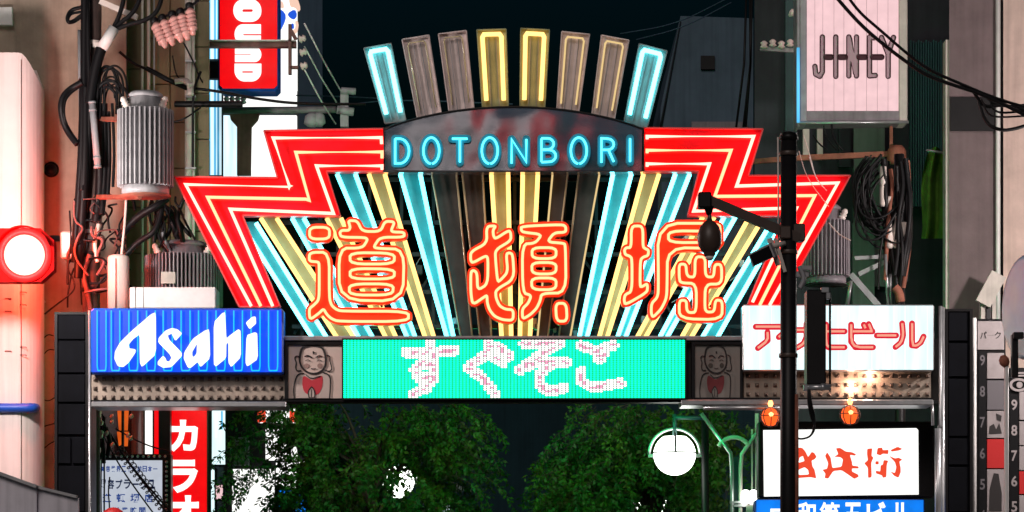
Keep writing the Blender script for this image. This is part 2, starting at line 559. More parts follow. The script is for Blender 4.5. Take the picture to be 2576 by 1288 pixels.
M['salmon'] = glow('salmon_tube', (0.95, 0.38, 0.26))
M['led_green'] = glow('led_green', (0.0, 1.9, 0.88))
M['led_white'] = glow('led_white', (1.9, 1.6, 1.65))
M['led_pink'] = glow('led_pink', (1.3, 0.42, 0.68))
M['globe'] = glow('lamp_globe', (5.0, 5.2, 4.8))
M['signal_lens'] = glow('signal_red_lens', (30.0, 1.4, 1.1))
M['signal_halo'] = glow('signal_halo_glow', (1.8, 0.004, 0.004))  # glowing red that stands in for the halo round the lens
M['orange_lamp'] = glow('orange_lamp', (1.5, 0.16, 0.02))
M['orange_core'] = glow('orange_core', (6.0, 1.6, .5))
M['board_lit'] = glow('notice_backlit', (0.50, 0.54, 0.62), 0.06)
M['blue_strip'] = glow('blue_strip_lit', (0.10, 0.50, 0.85), 0.5, 1)
M['white_strip'] = glow('white_strip_lit', (0.8, 1.1, 1.2), 0.3, 1)
M['orange_sign'] = glow('orange_sign_lit', (0.65, 0.10, 0.01), 0.2)
M['blue_pic'] = glow('blue_picture_lit', (0.01, 0.10, 0.75))
M['peach_pic'] = glow('peach_picture_lit', (0.95, 0.62, 0.48))

M['redtintporcelain'] = mat('porcelain_red_light_tint', (0.80, 0.40, 0.36), 0.25, var=0.1, scale=6)  # white porcelain tinted pink for the red light falling on it
M['led_spill'] = glow('led_face_spill', (0.0, 0.24, 0.11))
M['tree_fill_green'] = glow('tree_fill_green', (0.3, 12.0, 3.4))

M['nightnavy'] = mat('night_navy_facade', (0.10, 0.15, 0.20), 0.7, var=0.25, scale=0.8, streak=0.25, spec=0.2)
M['canyon'] = mat('canyon_facade', (0.018, 0.06, 0.075), 0.7, var=0.25, scale=0.5, streak=0.25, spec=0.2)
M['signalglare'] = mat('signal_red_glare', (0.42, 0.003, 0.003), 0.75, spec=0.08)  # grey housing coloured red, as the glare of the lens makes it look

GY = 40.0      # distance of the gate's front
# ------------------------------------------------------------------ ground and street
g = MB(); g.box(-110, 110, -60, 150, -0.4, 0.0)
struct(build(g, 'ground', M['asphalt']))
for sx, nm in ((-1, 'pavement'), (1, 'pavement')):
    g = MB(); x0, x1 = sorted((sx * 5.3, sx * 14.0))
    g.box(x0, x1, 5, 120, 0.0, 0.14, 0.02)
    struct(build(g, nm, M['paving']))
for sx in (-1, 1):
    g = MB(); x0, x1 = sorted((sx * 5.12, sx * 5.3)); g.box(x0, x1, 5, 120, 0.0, 0.15, 0.015)
    struct(build(g, 'kerb', M['beige']))
g = MB()
for i in range(9): g.box(-4.5 + i * 1.0, -4.05 + i * 1.0, 24.5, 28.0, 0.003, 0.006)
struct(build(g, 'crossing_marking', M['white']))

# ------------------------------------------------------------------ the gate across the street
def gx(px, y=GY): return (px - 1288) * K * y
gate = thing('street_gate', 'wide dark steel gate spanning the street and carrying all the neon signs', 'gate', (0, GY, 0))
for a, b, top, sect, nm in ((137, 222, 785, (785, 856, 940, 1014, 1096, 1169), 0), (2378, 2447, 777, (777, 860, 950, 1100, 1172), 1)):
    m = MB(); A = P(a, top, GY); B = P(b, top, GY)
    m.box(A.x + .02, B.x - .02, GY + .05, GY + .75, 0, A.z - 0.02)
    c = build(m, 'column', M['gatecol'], gate)
    m = MB()
    for x in (A.x, B.x - .035): m.box(x, x + .035, GY, GY + .78, 0, A.z)
    m.box(A.x + .036, B.x - .036, GY, GY + .78, A.z - .03, A.z)
    build(m, 'column_frame', M['darkmetal'], c)
    ss = list(sect) + [1290, 1420]
    for k in range(len(ss) - 1):
        z1, z0 = P(0, ss[k], GY).z, P(0, ss[k + 1], GY).z
        m = MB()
        if k == 4 and nm == 0:
            mid = (A.x + B.x) / 2
            m.box(A.x + .045, mid - .012, GY + .018, GY + .05, z0 + .015, z1 - .015, .006); m.box(mid + .012, B.x - .045, GY + .018, GY + .05, z0 + .015, z1 - .015, .006)
        else: m.box(A.x + .045, B.x - .045, GY + .018, GY + .05, z0 + .015, z1 - .015, .006)
        build(m, 'column_panel', M['gatecol'], c)
    m = MB(); x = B.x + .02 if nm == 0 else A.x - .03
    m.tube([(x, GY - .03, 0), (x, GY - .03, A.z + .02)], .018, 8)
    build(m, 'corner_rod', M['alu'], c)
m = MB()
z0, z1 = P(0, 1006, GY).z, P(0, 850, GY).z
m.box(gx(222), gx(2378), GY + .12, GY + .7, z0, z1)
beam = build(m, 'beam', M['truss'], gate)
m = MB(); m.box(gx(712), gx(1870), GY - .06, GY + .1, P(0, 858, GY).z, P(0, 846, GY).z, .01)
build(m, 'top_rail', M['greysteel'], gate)
m = MB(); m.box(gx(712), gx(1870), GY - .10, GY + .1, P(0, 1013, GY).z, P(0, 1004, GY).z, .01)
build(m, 'bottom_rail', M['darkmetal'], gate)
for a, b, y0, y1 in ((232, 722, 1012, 1026), (1712, 2345, 1007, 1021)):
    m = MB(); m.box(gx(a), gx(b), GY - .14, GY + .5, P(0, y1, GY).z, P(0, y0, GY).z, .012)
    build(m, 'soffit_rail', M['alu'], gate)
m = MB(); m.tube([P(1770, 1026, GY - .1), P(2010, 1026, GY - .1)], .03, 8); build(m, 'soffit_pipe', M['alu'], gate)
m = MB(); m.tube([P(2366, 770, GY - .05), P(2366, 1070, GY - .05), P(2361, 1076, GY - .05)], .022, 8); m.tube([P(2345, 1012, GY - .05), P(2347, 1070, GY - .05)], .018, 8)
m.tube([P(2360, 1078, GY - .04), P(2360, 1420, GY - .04)], .042, 8)
build(m, 'drain_pipe', M['alu'], gate)
# studded sheets under the two beer signs
for a, b, y0, y1, n0 in ((229, 716, 943, 1006, 22), (1871, 2342, 935, 1000, 21)):
    m = MB(); m.pbox(a, y0, b, y1, GY - .02, .13)
    sh = build(m, 'stud_sheet', M['stud'], gate)
    m = MB()
    for r in range(3):
        for i in range(n0):
            px = a + 11 + i * (b - a - 20) / (n0 - 1) + (0 if r != 1 else 0); py = y0 + 11 + r * 23
            p = P(px, py, GY - .02)
            h = .026
            vs = [(p.x - h, p.y, p.z - h), (p.x + h, p.y, p.z - h), (p.x + h, p.y, p.z + h), (p.x - h, p.y, p.z + h), (p.x, p.y - .06, p.z)]
            m.add(vs, [(0, 1, 4), (1, 2, 4), (2, 3, 4), (3, 0, 4)])
    o = build(m, 'studs', M['studtip'], sh); o['kind'] = 'stuff'
    m = MB(); m.pbox(a - 1, y1 + 1, b + 1, y1 + 5, GY - .05, .15)
    build(m, 'sheet_edge', M['darkmetal'], sh)
# lattice behind the rays
m = MB()
for py, a, b in ((452, 850, 1740), (560, 650, 1930), (640, 640, 1900), (735, 720, 1880), (822, 735, 1865)):
    m.bar(P(a, py, GY + .42), P(b, py, GY + .42), .05, .05)
for px in (760, 850, 930, 1010, 1090, 1170, 1295, 1420, 1500, 1580, 1660, 1740, 1820):
    m.bar(P(px, 440 if 850 < px < 1750 else 552, GY + .46), P(px, 848, GY + .46), .04, .04)
for a, b in ((740, 860), (860, 980), (980, 1120), (1460, 1600), (1600, 1720), (1720, 1840)):
    m.bar(P(a, 840, GY + .5), P(b, 640, GY + .5), .03, .03); m.bar(P(b, 840, GY + .52), P(a, 640, GY + .52), .03, .03)
lat = build(m, 'lattice', M['truss'], gate)
rr = random.Random(3)
for k in range(34):         # tube holders, small transformers and their leads fixed on the lattice
    px = rr.uniform(700, 1880); py = rr.uniform(580, 842)
    p = P(px, py, GY + .36)
    m = MB(); s_ = rr.uniform(.02, .05)
    m.box(p.x - s_, p.x + s_, p.y - .03, p.y + .05, p.z - s_ * 1.4, p.z + s_ * 1.4, .008)
    m.tube(chaikin([p, p + Vector((rr.uniform(-.15, .15), -.02, -.1)), p + Vector((rr.uniform(-.2, .2), 0, -.22))], 2, False), .006, 5)
    build(m, 'tube_transformer', M[rr.choice(['alu', 'truss', 'conduit', 'greysteel'])], lat)

# ------------------------------------------------------------------ red zigzag wings
def wing(name, label, poly, lines, holes=()):
    c = P(sum(p[0] for p in poly) / len(poly), sum(p[1] for p in poly) / len(poly), GY)
    t = thing(name, label, 'neon sign', (c.x, GY - .1, c.z), 'red zigzag wings of the gate')
    m = MB(); m.pprism([poly], GY - .14, .2); build(m, 'panel', M['redpanel'], t)
    # raised rim round the panel
    e = MB(); n = len(poly)
    pts = [P(a, b, GY - .16) for a, b in poly]
    for i in range(n): e.bar(pts[i], pts[(i + 1) % n], .018, .05)
    build(e, 'rim', M['rededge'], t)
    for k, l in enumerate(lines):
        m = MB(); m.tube([P(a, b, GY - .215) for a, b in l], .0195, 8)
        tb = build(m, 'neon_tube', M['n_red'] if k != 1 else M['n_red2'], t)
        h = MB()
        for q in range(len(l) - 1):
            A, B = P(*l[q], GY - .14), P(*l[q + 1], GY - .14)
            nn = max(2, int((B - A).length / .45))
            for j in range(nn):
                c = A.lerp(B, (j + .5) / nn)
                h.tube([c, c + Vector((0, -.062, 0))], .006, 5)
        build(h, 'tube_holder', M['glassunlit'], tb)['kind'] = 'stuff'
    return t
wing('zigzag_neon_wing', 'red zigzag neon wing whose pointed tip reaches the ribbed transformer above the blue beer sign',
     [(664, 329), (966, 324), (966, 431), (821, 431), (856, 543), (610, 542), (705, 772), (602, 772), (438, 445), (698, 447)],
     [[(960, 362), (959, 346), (687, 347), (729, 472), (731, 470), (467, 464), (632, 770)],
      [(961, 398), (961, 382), (744, 383), (778, 504), (770, 501), (522, 496), (656, 770)],
      [(961, 427), (961, 417), (796, 417), (839, 537), (579, 526), (686, 770)]])
wing('zigzag_neon_wing', 'red zigzag neon wing crossed by the dark street pole and its lamp arm',
     [(1619, 322), (1919, 325), (1883, 442), (2139, 442), (1960, 768), (1880, 768), (1972, 543), (1730, 542), (1758, 431), (1619, 431)],
     [[(1628, 350), (1628, 343), (1896, 343), (1853, 468), (2108, 460), (1936, 768)],
      [(1628, 385), (1628, 378), (1839, 378), (1798, 494), (2050, 492), (1911, 768)],
      [(1628, 419), (1628, 412), (1785, 412), (1745, 531), (2004, 523), (1893, 760)]])

# ------------------------------------------------------------------ name board with nine neon letters
nb = thing('name_board', 'dark polished lens-shaped board with nine cyan neon letters at the centre of the gate', 'sign', (0, GY - .1, P(0, 431, GY).z))
arc = [(966, 431), (1618, 431), (1618, 325)]
for i in range(1, 24):
    u = i / 24; x = 1618 + (966 - 1618) * u
    arc.append((x, 325 - 56 * (1 - (2 * u - 1) ** 2) ** 0.9))
arc.append((966, 325))
m = MB(); m.pprism([arc], GY - .2, .32); build(m, 'board', M['board'], nb)
m = MB(); m.tube([P(a, b, GY - .21) for a, b in arc], .014, 6, closed=True); build(m, 'rim', M['darkmetal'], nb)
def ell(cx, cy, rx, ry, n=20, a0=0, a1=360):
    return [(cx + rx * math.cos(math.radians(a0 + (a1 - a0) * i / n)), cy + ry * math.sin(math.radians(a0 + (a1 - a0) * i / n))) for i in range(n + 1)]
LET = [
    [[(994, 349), (994, 411), (1004, 411), *ell(1006, 380, 23, 31, 12, 85, -85)[0:], (1004, 349), (994, 349)]],
    [ell(1085, 379, 20, 33, 22, 95, 445)],
    [[(1137, 349), (1176, 349)], [(1157, 349), (1157, 408)]],
    [ell(1232, 379, 20, 33, 22, 95, 445)],
    [[(1287, 411), (1287, 350), (1324, 408), (1324, 350)]],
    [[(1362, 349), (1362, 407)], [(1362, 348), *ell(1378, 362, 15, 14, 8, -90, 90), (1362, 376)], [(1362, 377), *ell(1382, 392, 16, 15, 8, -90, 90), (1362, 408)]],
    [ell(1456, 379, 20, 33, 22, 95, 445)],
    [[(1513, 409), (1513, 348), *ell(1529, 363, 15, 14, 8, -90, 90), (1515, 377)], [(1531, 378), (1544, 407)]],
    [[(1585, 348), (1585, 407)]],
]
for st in LET:
    bodies = stroke_body(st, 10.0)
    m = MB()
    for b in bodies: m.pprism(b, GY - .27, .068)
    lt = build(m, 'letter', M['tealbody'], nb)
    m = MB()
    for s_ in st: m.tube([P(a, b, GY - .295) for a, b in s_], .0135, 8)
    build(m, 'neon_tube', M['n_letter'], lt)

# ------------------------------------------------------------------ crown of eight rays
crown = thing('ray_sunburst', 'crown of eight upright rays standing on the arched name board', 'neon sign', (0, GY, P(0, 300, GY).z))
CR = [([(915.5, 122), (984, 110), (1021, 304), (969, 311)], 'cyan'), ([(1011.5, 100), (1079, 89), (1111, 292), (1051, 303)], 'off'),
      ([(1103, 86), (1173, 77.5), (1193, 280), (1131, 290)], 'off'), ([(1200, 76), (1273, 74), (1279, 276), (1214, 277)], 'yellow'),
      ([(1310, 72), (1382, 76), (1370, 277), (1308, 275)], 'yellow'), ([(1413, 80), (1483, 87), (1455, 288), (1400, 284)], 'dim'),
      ([(1513, 89), (1582, 102), (1545, 304), (1488, 295)], 'dim'), ([(1608, 111), (1678, 129), (1628, 322), (1569, 310)], 'cyan')]
def quadpt(q, u, v):
    a = [q[0][k] * (1 - u) + q[1][k] * u for k in (0, 1)]; b = [q[3][k] * (1 - u) + q[2][k] * u for k in (0, 1)]
    return tuple(a[k] * (1 - v) + b[k] * v for k in (0, 1))
TUBE = {'cyan': 'n_cyan', 'yellow': 'n_yellow', 'dim': 'n_warmdim', 'off': 'glassunlit', 'teal': 'n_teal'}
for q, kind in CR:
    m = MB(); m.pprism([q], GY + .0, .03)
    d = (0.04)
    pts = [P(*p, GY - .02) for p in q]
    for i in range(4): m.bar(pts[i], pts[(i + 1) % 4], .014, .05)
    r = build(m, 'ray', M['raypanel'] if kind == 'cyan' else M['raywarm'] if kind == 'yellow' else M['raydim'], crown, {'cyan': 'cyan lit ray', 'yellow': 'yellow lit ray', 'off': 'unlit grey ray', 'dim': 'dimly lit ray'}[kind])
    ins = .17
    path = [quadpt(q, ins, .88), quadpt(q, ins, .09), quadpt(q, ins + .06, .055), quadpt(q, .94 - ins, .055), quadpt(q, 1 - ins, .09), quadpt(q, 1 - ins, .88)]
    m = MB(); m.tube([P(*p, GY - .065) for p in path], .027 if kind in ('cyan', 'yellow') else (.012 if kind == 'dim' else .009), 8)
    build(m, 'neon_tube', M[TUBE[kind]], r)
    m = MB()
    for u in (.36, .64): m.bar(P(*quadpt(q, u, .06), GY - .012), P(*quadpt(q, u + (.02 if u > .5 else -.02), .97), GY - .012), .008, .012)
    for v in (.3, .6, .85):
        for u in (ins, 1 - ins): m.tube([P(*quadpt(q, u, v), GY), P(*quadpt(q, u, v), GY - .06)], .006, 5)
    build(m, 'bracket', M['greysteel'], r)
for i, (q, kind) in enumerate(CR):
    m = MB(); a = quadpt(q, .3, 1); b = quadpt(q, .7, 1)
    for p in (a, b): m.bar(P(p[0], p[1] - 6, GY + .05), P(p[0] + (1295 - p[0]) * .04, p[1] + 60, GY + .05), .03, .03)
    build(m, 'ray_foot', M['truss'], crown)

# ------------------------------------------------------------------ fan of rays below the board
fan = thing('ray_fan', 'fan of slanting neon rays in cyan and yellow behind the three large characters', 'neon sign', (0, GY + .1, P(0, 850, GY).z))
FR = [(1236, 1278, 437, 1262, 1286, 'yellow'), (1163, 1214, 437, 1208, 1236, 'off'), (1086, 1148, 437, 1160, 1188, 'off'), (1007, 1057, 437, 1125, 1141, 'teal'),
      (928, 968, 437, 1070, 1092, 'yellow'), (848, 894, 437, 1025, 1045, 'teal'), (822, 858, 548, 971, 997, 'yellow'), (735, 764, 548, 903, 938, 'teal'),
      (656, 696, 548, 848, 892, 'yellow'), (606, 644, 560, 786, 822, 'cyan'),
      (1315, 1353, 437, 1308, 1333, 'yellow'), (1390, 1428, 437, 1352, 1378, 'dimL'), (1456, 1508, 437, 1406, 1434, 'dimR'), (1542, 1588, 437, 1457, 1476, 'cyan'),
      (1619, 1658, 437, 1507, 1527, 'yellow'), (1699, 1735, 437, 1553, 1573, 'cyan'), (1768, 1797, 545, 1602, 1623, 'yellow'), (1822, 1850, 545, 1659, 1677, 'cyan'),
      (1879, 1915, 556, 1714, 1738, 'yellow'), (1934, 1962, 570, 1766, 1804, 'cyan')]
for xa, xb, yt, xc, xd, kind in FR:
    q = [(xa, yt), (xb, yt), (xd, 852), (xc, 852)]
    off = kind == 'off'
    m = MB(); e = 3
    m.pprism([[(xa - e, yt - 2), (xb + e, yt - 2), (xd + e, 853), (xc - e, 853)]], GY + .2, .05)
    r = build(m, 'ray', M['raydark'] if kind in ('off', 'dimL', 'dimR') else M['raywarm'] if kind == 'yellow' else M['rayteal'], fan, {'off': 'unlit dark ray', 'dimL': 'half lit ray', 'dimR': 'half lit ray', 'yellow': 'yellow lit ray'}.get(kind, 'cyan lit ray'))
    for s_, (a, b) in enumerate(((xa, xc), (xb, xd))):
        k = 'glassunlit' if off or (kind == 'dimL' and s_ == 1) or (kind == 'dimR' and s_ == 0) else ('n_warmdim' if kind in ('dimL', 'dimR') else TUBE[kind])
        m = MB()
        A = Vector(P(a, yt + 1, GY + .12)); B = Vector(P(b, 850, GY + .12))
        m.tube([A, A.lerp(B, .3), A.lerp(B, .6), B], .027 if 'unlit' not in k and 'dim' not in k else .012, 8)
        tb = build(m, 'neon_tube', M[k], r)
        m = MB()
        for v in (.12, .34, .56, .78, .94):
            c = A.lerp(B, v); m.tube([c + Vector((0, .02, 0)), c + Vector((0, .08, 0))], .007, 5)
        build(m, 'tube_holder', M['truss'], tb)['kind'] = 'stuff'

# ------------------------------------------------------------------ three big characters
def kz(pts, ox, oy=536.7): return [(ox + a / 4, oy + b / 4) for a, b in pts]
KAN = [
 ('big_character', 'leftmost of three big orange-red neon characters, with a sweeping foot stroke', 751.3, [
  [(110, 140), (310, 140), (310, 258), (110, 258)],
  [(110, 392), (308, 392), (308, 850), (330, 925), (375, 965), (430, 985), (1105, 985), (1105, 1088), (400, 1088), (330, 1060), (285, 1020), (250, 960), (205, 1005), (112, 1072), (105, 960), (150, 925), (195, 880), (207, 820), (207, 510), (195, 488), (105, 482)],
  [(498, 72), (590, 75), (640, 182), (825, 182), (868, 78), (968, 85), (930, 170), (950, 188), (1062, 190), (1062, 240), (820, 240), (755, 335), (785, 352), (1062, 362), (1048, 885), (410, 870), (405, 350), (640, 350), (695, 265), (670, 243), (430, 240), (412, 195), (435, 170), (505, 172), (520, 140)],
  [(515, 395), (965, 400), (960, 510), (520, 510)], [(518, 555), (965, 560), (960, 660), (518, 660)], [(510, 710), (955, 710), (945, 822), (510, 822)]]),
 ('big_character', 'middle one of three big orange-red neon characters, split into two halves by a narrow gap', 1153.8, [
  [(280, 130), (375, 125), (345, 170), (350, 225), (370, 258), (505, 170), (525, 200), (525, 275), (368, 368), (372, 480), (392, 690), (425, 668), (495, 590), (478, 410), (510, 395), (545, 415), (558, 662), (372, 770), (375, 850), (410, 930), (470, 965), (550, 970), (548, 1078), (440, 1070), (360, 1035), (310, 970), (288, 900), (285, 828), (265, 835), (142, 922), (122, 800), (122, 590), (150, 572), (185, 600), (190, 775), (292, 712), (296, 455), (275, 425), (140, 500), (120, 470), (122, 385), (285, 300)],
  [(630, 130), (1045, 112), (1078, 135), (1078, 190), (960, 195), (890, 288), (1050, 300), (1075, 315), (1080, 800), (835, 805), (820, 880), (785, 955), (720, 1020), (643, 1065), (640, 960), (700, 905), (732, 825), (645, 800), (640, 310), (770, 300), (840, 212), (650, 190), (630, 170)],
  [(738, 345), (982, 345), (978, 455), (740, 455)], [(735, 495), (982, 495), (978, 610), (740, 610)], [(732, 650), (982, 650), (978, 768), (738, 768)],
  [(975, 905), (1082, 905), (1092, 1085), (985, 1085)]]),
 ('big_character', 'rightmost of three big orange-red neon characters, partly hidden by the brown street lamp', 1542.9, [
  [(180, 130), (275, 125), (298, 165), (298, 335), (320, 355), (355, 370), (350, 425), (300, 440), (272, 470), (268, 735), (290, 738), (338, 708), (345, 740), (338, 795), (120, 922), (108, 870), (118, 818), (188, 785), (188, 455), (165, 430), (120, 415), (110, 370), (130, 345), (180, 345)],
  [(447, 100), (1065, 100), (1078, 180), (1078, 352), (545, 345), (540, 790), (528, 870), (480, 965), (398, 1048), (380, 1000), (385, 905), (440, 850), (455, 780)],
  [(555, 175), (1000, 180), (1000, 292), (555, 295)],
  [(822, 435), (925, 440), (925, 600), (945, 640), (1010, 640), (1020, 512), (1090, 515), (1090, 712), (925, 712), (920, 960), (945, 995), (1015, 990), (1028, 870), (1098, 880), (1092, 1070), (665, 1060), (662, 875), (735, 875), (738, 970), (762, 1000), (835, 995), (835, 705), (675, 700), (662, 640), (662, 510), (730, 512), (738, 610), (762, 640), (822, 640)]]),
]
for nm, lb, ox, loops in KAN:
    L = [kz(l, ox) for l in loops]
    cx = sum(p[0] for p in L[1]) / len(L[1])
    c = P(cx, 680, GY)
    t = thing(nm, lb, 'neon sign', (c.x, GY - .1, c.z), 'three big characters on the gate')
    sm = [chaikin(l, 2, q=.2) for l in L]
    bodies = offset_body(sm, 9.0)
    m = MB()
    for b in bodies: m.pprism(b, GY - .17, .14)
    build(m, 'character_body', M['orangebody'], t)
    for l in sm:
        m = MB(); m.tube([P(a, b, GY - .215) for a, b in l], .0168, 8, closed=True)
        build(m, 'neon_tube', M['n_orange'], t)
    m = MB()
    for px in (min(p[0] for p in L[1]) + 30, max(p[0] for p in L[-1]) - 30):
        m.bar(P(px, 600, GY - .02), P(px, 600, GY + .4), .03, .03); m.bar(P(px, 770, GY - .02), P(px, 770, GY + .4), .03, .03)
    build(m, 'bracket', M['truss'], t)

# ------------------------------------------------------------------ LED display
led = thing('led_display', 'long green LED display with pinkish white hiragana in the middle of the gate beam', 'display', (0, GY - .1, P(0, 1003, GY).z))
m = MB(); m.pbox(863, 854, 1724, 1003, GY - .12, .24); build(m, 'housing', M['black'], led)
m = MB(); m.pbox(864, 855, 1723, 1002, GY - .123, .004); build(m, 'spill_face', M['led_spill'], led)  # glows all over, standing in for dot light spilling into the gaps
m = MB()
for a, b, c_, d_ in ((860, 851, 1727, 854.5), (860, 1002, 1727, 1005), (860, 854.5, 863.5, 1002), (1723.5, 854.5, 1727, 1002)): m.pbox(a, b, c_, d_, GY - .15, .25)
build(m, 'frame', M['darkmetal'], led)
def lz(pts): return [(966 + a / 4, 845.2 + b / 4) for a, b in pts]
HIR = [lz(s_) for s_ in (
    [(215, 165), (400, 170), (720, 145)], [(465, 55), (490, 150), (500, 420), (430, 520), (290, 585)], [(490, 290), (390, 270), (310, 340), (350, 430), (480, 410)],
    [(1060, 60), (1075, 140), (850, 320), (1000, 430), (1115, 580)], [(1150, 105), (1260, 205)], [(1090, 215), (1200, 275)],
    [(1410, 75), (1770, 80)], [(1700, 110), (1530, 220), (1370, 340)], [(1400, 320), (1560, 260), (1840, 260)], [(1690, 280), (1570, 380), (1570, 500), (1680, 560), (1810, 525)],
    [(1980, 95), (2130, 150), (2310, 95)], [(2140, 150), (2165, 240), (2210, 180)], [(1990, 350), (1970, 440), (2090, 520), (2380, 475)])]
NX, NY = 100, 31
X, Y = np.meshgrid(867.5 + np.arange(NX) * 8.6, 857.2 + np.arange(NY) * 4.72)
D = np.full(X.shape, 1e9)
for s_ in HIR:
    for a, b in zip(s_[:-1], s_[1:]): D = np.minimum(D, seg_dist(X, Y, a, b))
m = MB(); gl = GY - .125
for j in range(NY):
    for i in range(NX):
        d = D[j, i]
        kinds = [(0, 1.0)]
        if d < 13.5: kinds = [(1, 1.0)]
        if d < 5.0 and rng.random() < .5: kinds = [(2, .55), ]
        for kd, f in kinds:
            m.cur = kd
            c = P(X[j, i], Y[j, i], gl)
            rx, rz = 4.05 * K * GY, 2.36 * K * GY
            vs = [(c.x + rx * math.cos(a) , gl, c.z + rz * math.sin(a)) for a in [math.pi * k / 4 + .39 for k in range(8)]]
            m.add(vs + [(c.x, gl - .006, c.z)], [(k, (k + 1) % 8, 8) for k in range(8)])
            if kd == 2:      # the pink dot lies between two white half dots
                pass
o = build(m, 'led_dots', [M['led_green'], M['led_white'], M['led_pink']], led); o['kind'] = 'stuff'

m = MB(); m.pbox(863, 858, 1724, 1000, GY + .72, .02); build(m, 'added_tree_light', M['tree_fill_green'], led)   # green panel added on the gate's unseen back to light the trees

# ------------------------------------------------------------------ drawn panels beside the display
def drawn(label, px0, py0, px1, py1, dim, mirror=False):  # dim picks the darker panel and bib colours
    """praying figure with a bib, drawn in ink"""
    c = P((px0 + px1) / 2, py1, GY)
    t = thing('picture_panel', label, 'picture', (c.x, GY, c.z), 'two picture panels flanking the display')
    m = MB(); m.pbox(px0, py0, px1, py1, GY - .06, .1); build(m, 'panel', M['drawpanel2' if dim else 'drawpanel'], t)
    m = MB()
    for a, b, c_, d_ in ((px0 - 8, py0 - 7, px1 + 8, py0), (px0 - 8, py1, px1 + 8, py1 + 5), (px0 - 8, py0, px0, py1), (px1, py0, px1 + 6, py1)): m.pbox(a, b, c_, d_, GY - .1, .2)
    build(m, 'frame', M['black'], t)
    sx = (px1 - px0) / 1035.; sy = (py1 - py0) / 1015.
    def T(pts): return [(px0 + (a - 80) * sx, py0 + (b - 150) * sy) for a, b in pts]
    yy = GY - .064
    def flat(loops, mt, nm, dy=0, lab=None):
        q = MB()
        for l in loops: q.pprism([T(l)], yy - dy, .003)
        return build(q, nm, mt, t)
    if not dim: flat([[(200, 720), (260, 700), (380, 690), (780, 690), (860, 720), (900, 780), (880, 1160), (200, 1160), (185, 960)]], M['skinprint'], 'body_print', .0)
    flat([chaikin([(370, 720), (480, 790), (560, 830), (700, 740), (750, 740), (750, 920), (690, 1070), (600, 1110), (400, 1080), (350, 900)], 2)], M['bib2' if dim else 'bib'], 'bib_print', .004)
    flat([chaikin([(530, 950), (460, 1040), (480, 1150), (590, 1150), (600, 1040)], 2)], M['drawpanel2' if dim else 'skinprint'], 'hands_print', .008)
    flat([ell(440, 550, 55, 45, 14)[:-1], ell(695, 550, 50, 50, 14)[:-1]], M['cheek'] if not dim else M['raydark'], 'cheek_print', .004)
    lines = [(chaikin([(310, 330), (350, 200), (480, 165), (600, 160), (740, 200), (800, 330), (810, 500), (770, 620), (640, 700), (500, 700), (370, 620), (300, 470)], 2), 15, True),
             (chaikin([(300, 380), (240, 360), (205, 410), (250, 490), (225, 570), (250, 650), (330, 640)], 2, False), 9, False),
             (chaikin([(830, 350), (890, 370), (880, 450), (930, 600), (890, 660), (800, 640)], 2, False), 9, False),
             (chaikin([(200, 1160), (185, 980), (235, 760), (300, 695), (390, 690)], 2, False), 9, False),
             (chaikin([(880, 1160), (900, 900), (890, 750), (830, 700), (760, 680)], 2, False), 11, False),
             (chaikin([(410, 370), (470, 350), (540, 400)], 2, False), 10, False), (chaikin([(620, 400), (660, 355), (735, 370)], 2, False), 9, False),
             (chaikin([(420, 450), (470, 430), (510, 465)], 2, False), 5, False), (chaikin([(640, 460), (690, 430), (730, 465)], 2, False), 5, False),
             (chaikin([(530, 600), (560, 615), (610, 600)], 2, False), 7, False), (chaikin([(530, 950), (460, 1040), (490, 1150)], 2, False), 8, False),
             (chaikin([(540, 950), (600, 1030), (590, 1150)], 2, False), 8, False), ([(535, 1000), (530, 1140)], 6, False), (chaikin([(430, 720), (520, 800), (700, 745)], 1, False), 6, False), ([(570, 290), (575, 310)], 15, False)]
    q = MB()
    for l, r, cl in lines:
        F = T(l); W = r * 1.25 * sx
        if cl: F = F + [F[0]]
        for b in stroke_body([F], W, .25): q.pprism(b, yy - .012, .003)
    build(q, 'ink_lines', M['ink'], t)
    return t
drawn('picture of a praying figure with a bright red bib, beside the blue beer sign', 724, 867, 860, 1002, False)
drawn('darker picture of a praying figure, beside the white beer sign', 1748, 867, 1862, 1000, True)

# ------------------------------------------------------------------ blue beer sign
bs = thing('beer_sign', 'blue neon beer sign with slanted white script letters on the left end of the gate', 'sign', (gx(470), GY - .2, P(0, 940, GY).z))
m = MB(); m.pbox(228, 775, 713, 941, GY - .2, .3, .03); build(m, 'box', M['bluepaint'], bs)
m = MB(); m.pbox(233, 780, 708, 936, GY - .206, .005); build(m, 'face', M['asahi_face'], bs)
az = lambda pts: [(214.7 + a * .2291, 751.3 + b * .2291) for a, b in pts]
pairs = [(130, 228), (285, 378), (478, 575), (672, 768), (855, 955), (1052, 1150), (1243, 1340), (1435, 1535), (1630, 1725), (1820, 1918), (2012, 2112)]
for a, b in pairs:
    m = MB(); m.tube([P(*p, GY - .235) for p in chaikin(az([(a, 130), (a, 790), (b, 790), (b, 130)]), 2, False, .08)], .0085, 6)
    build(m, 'neon_tube', M['n_blue'], bs)
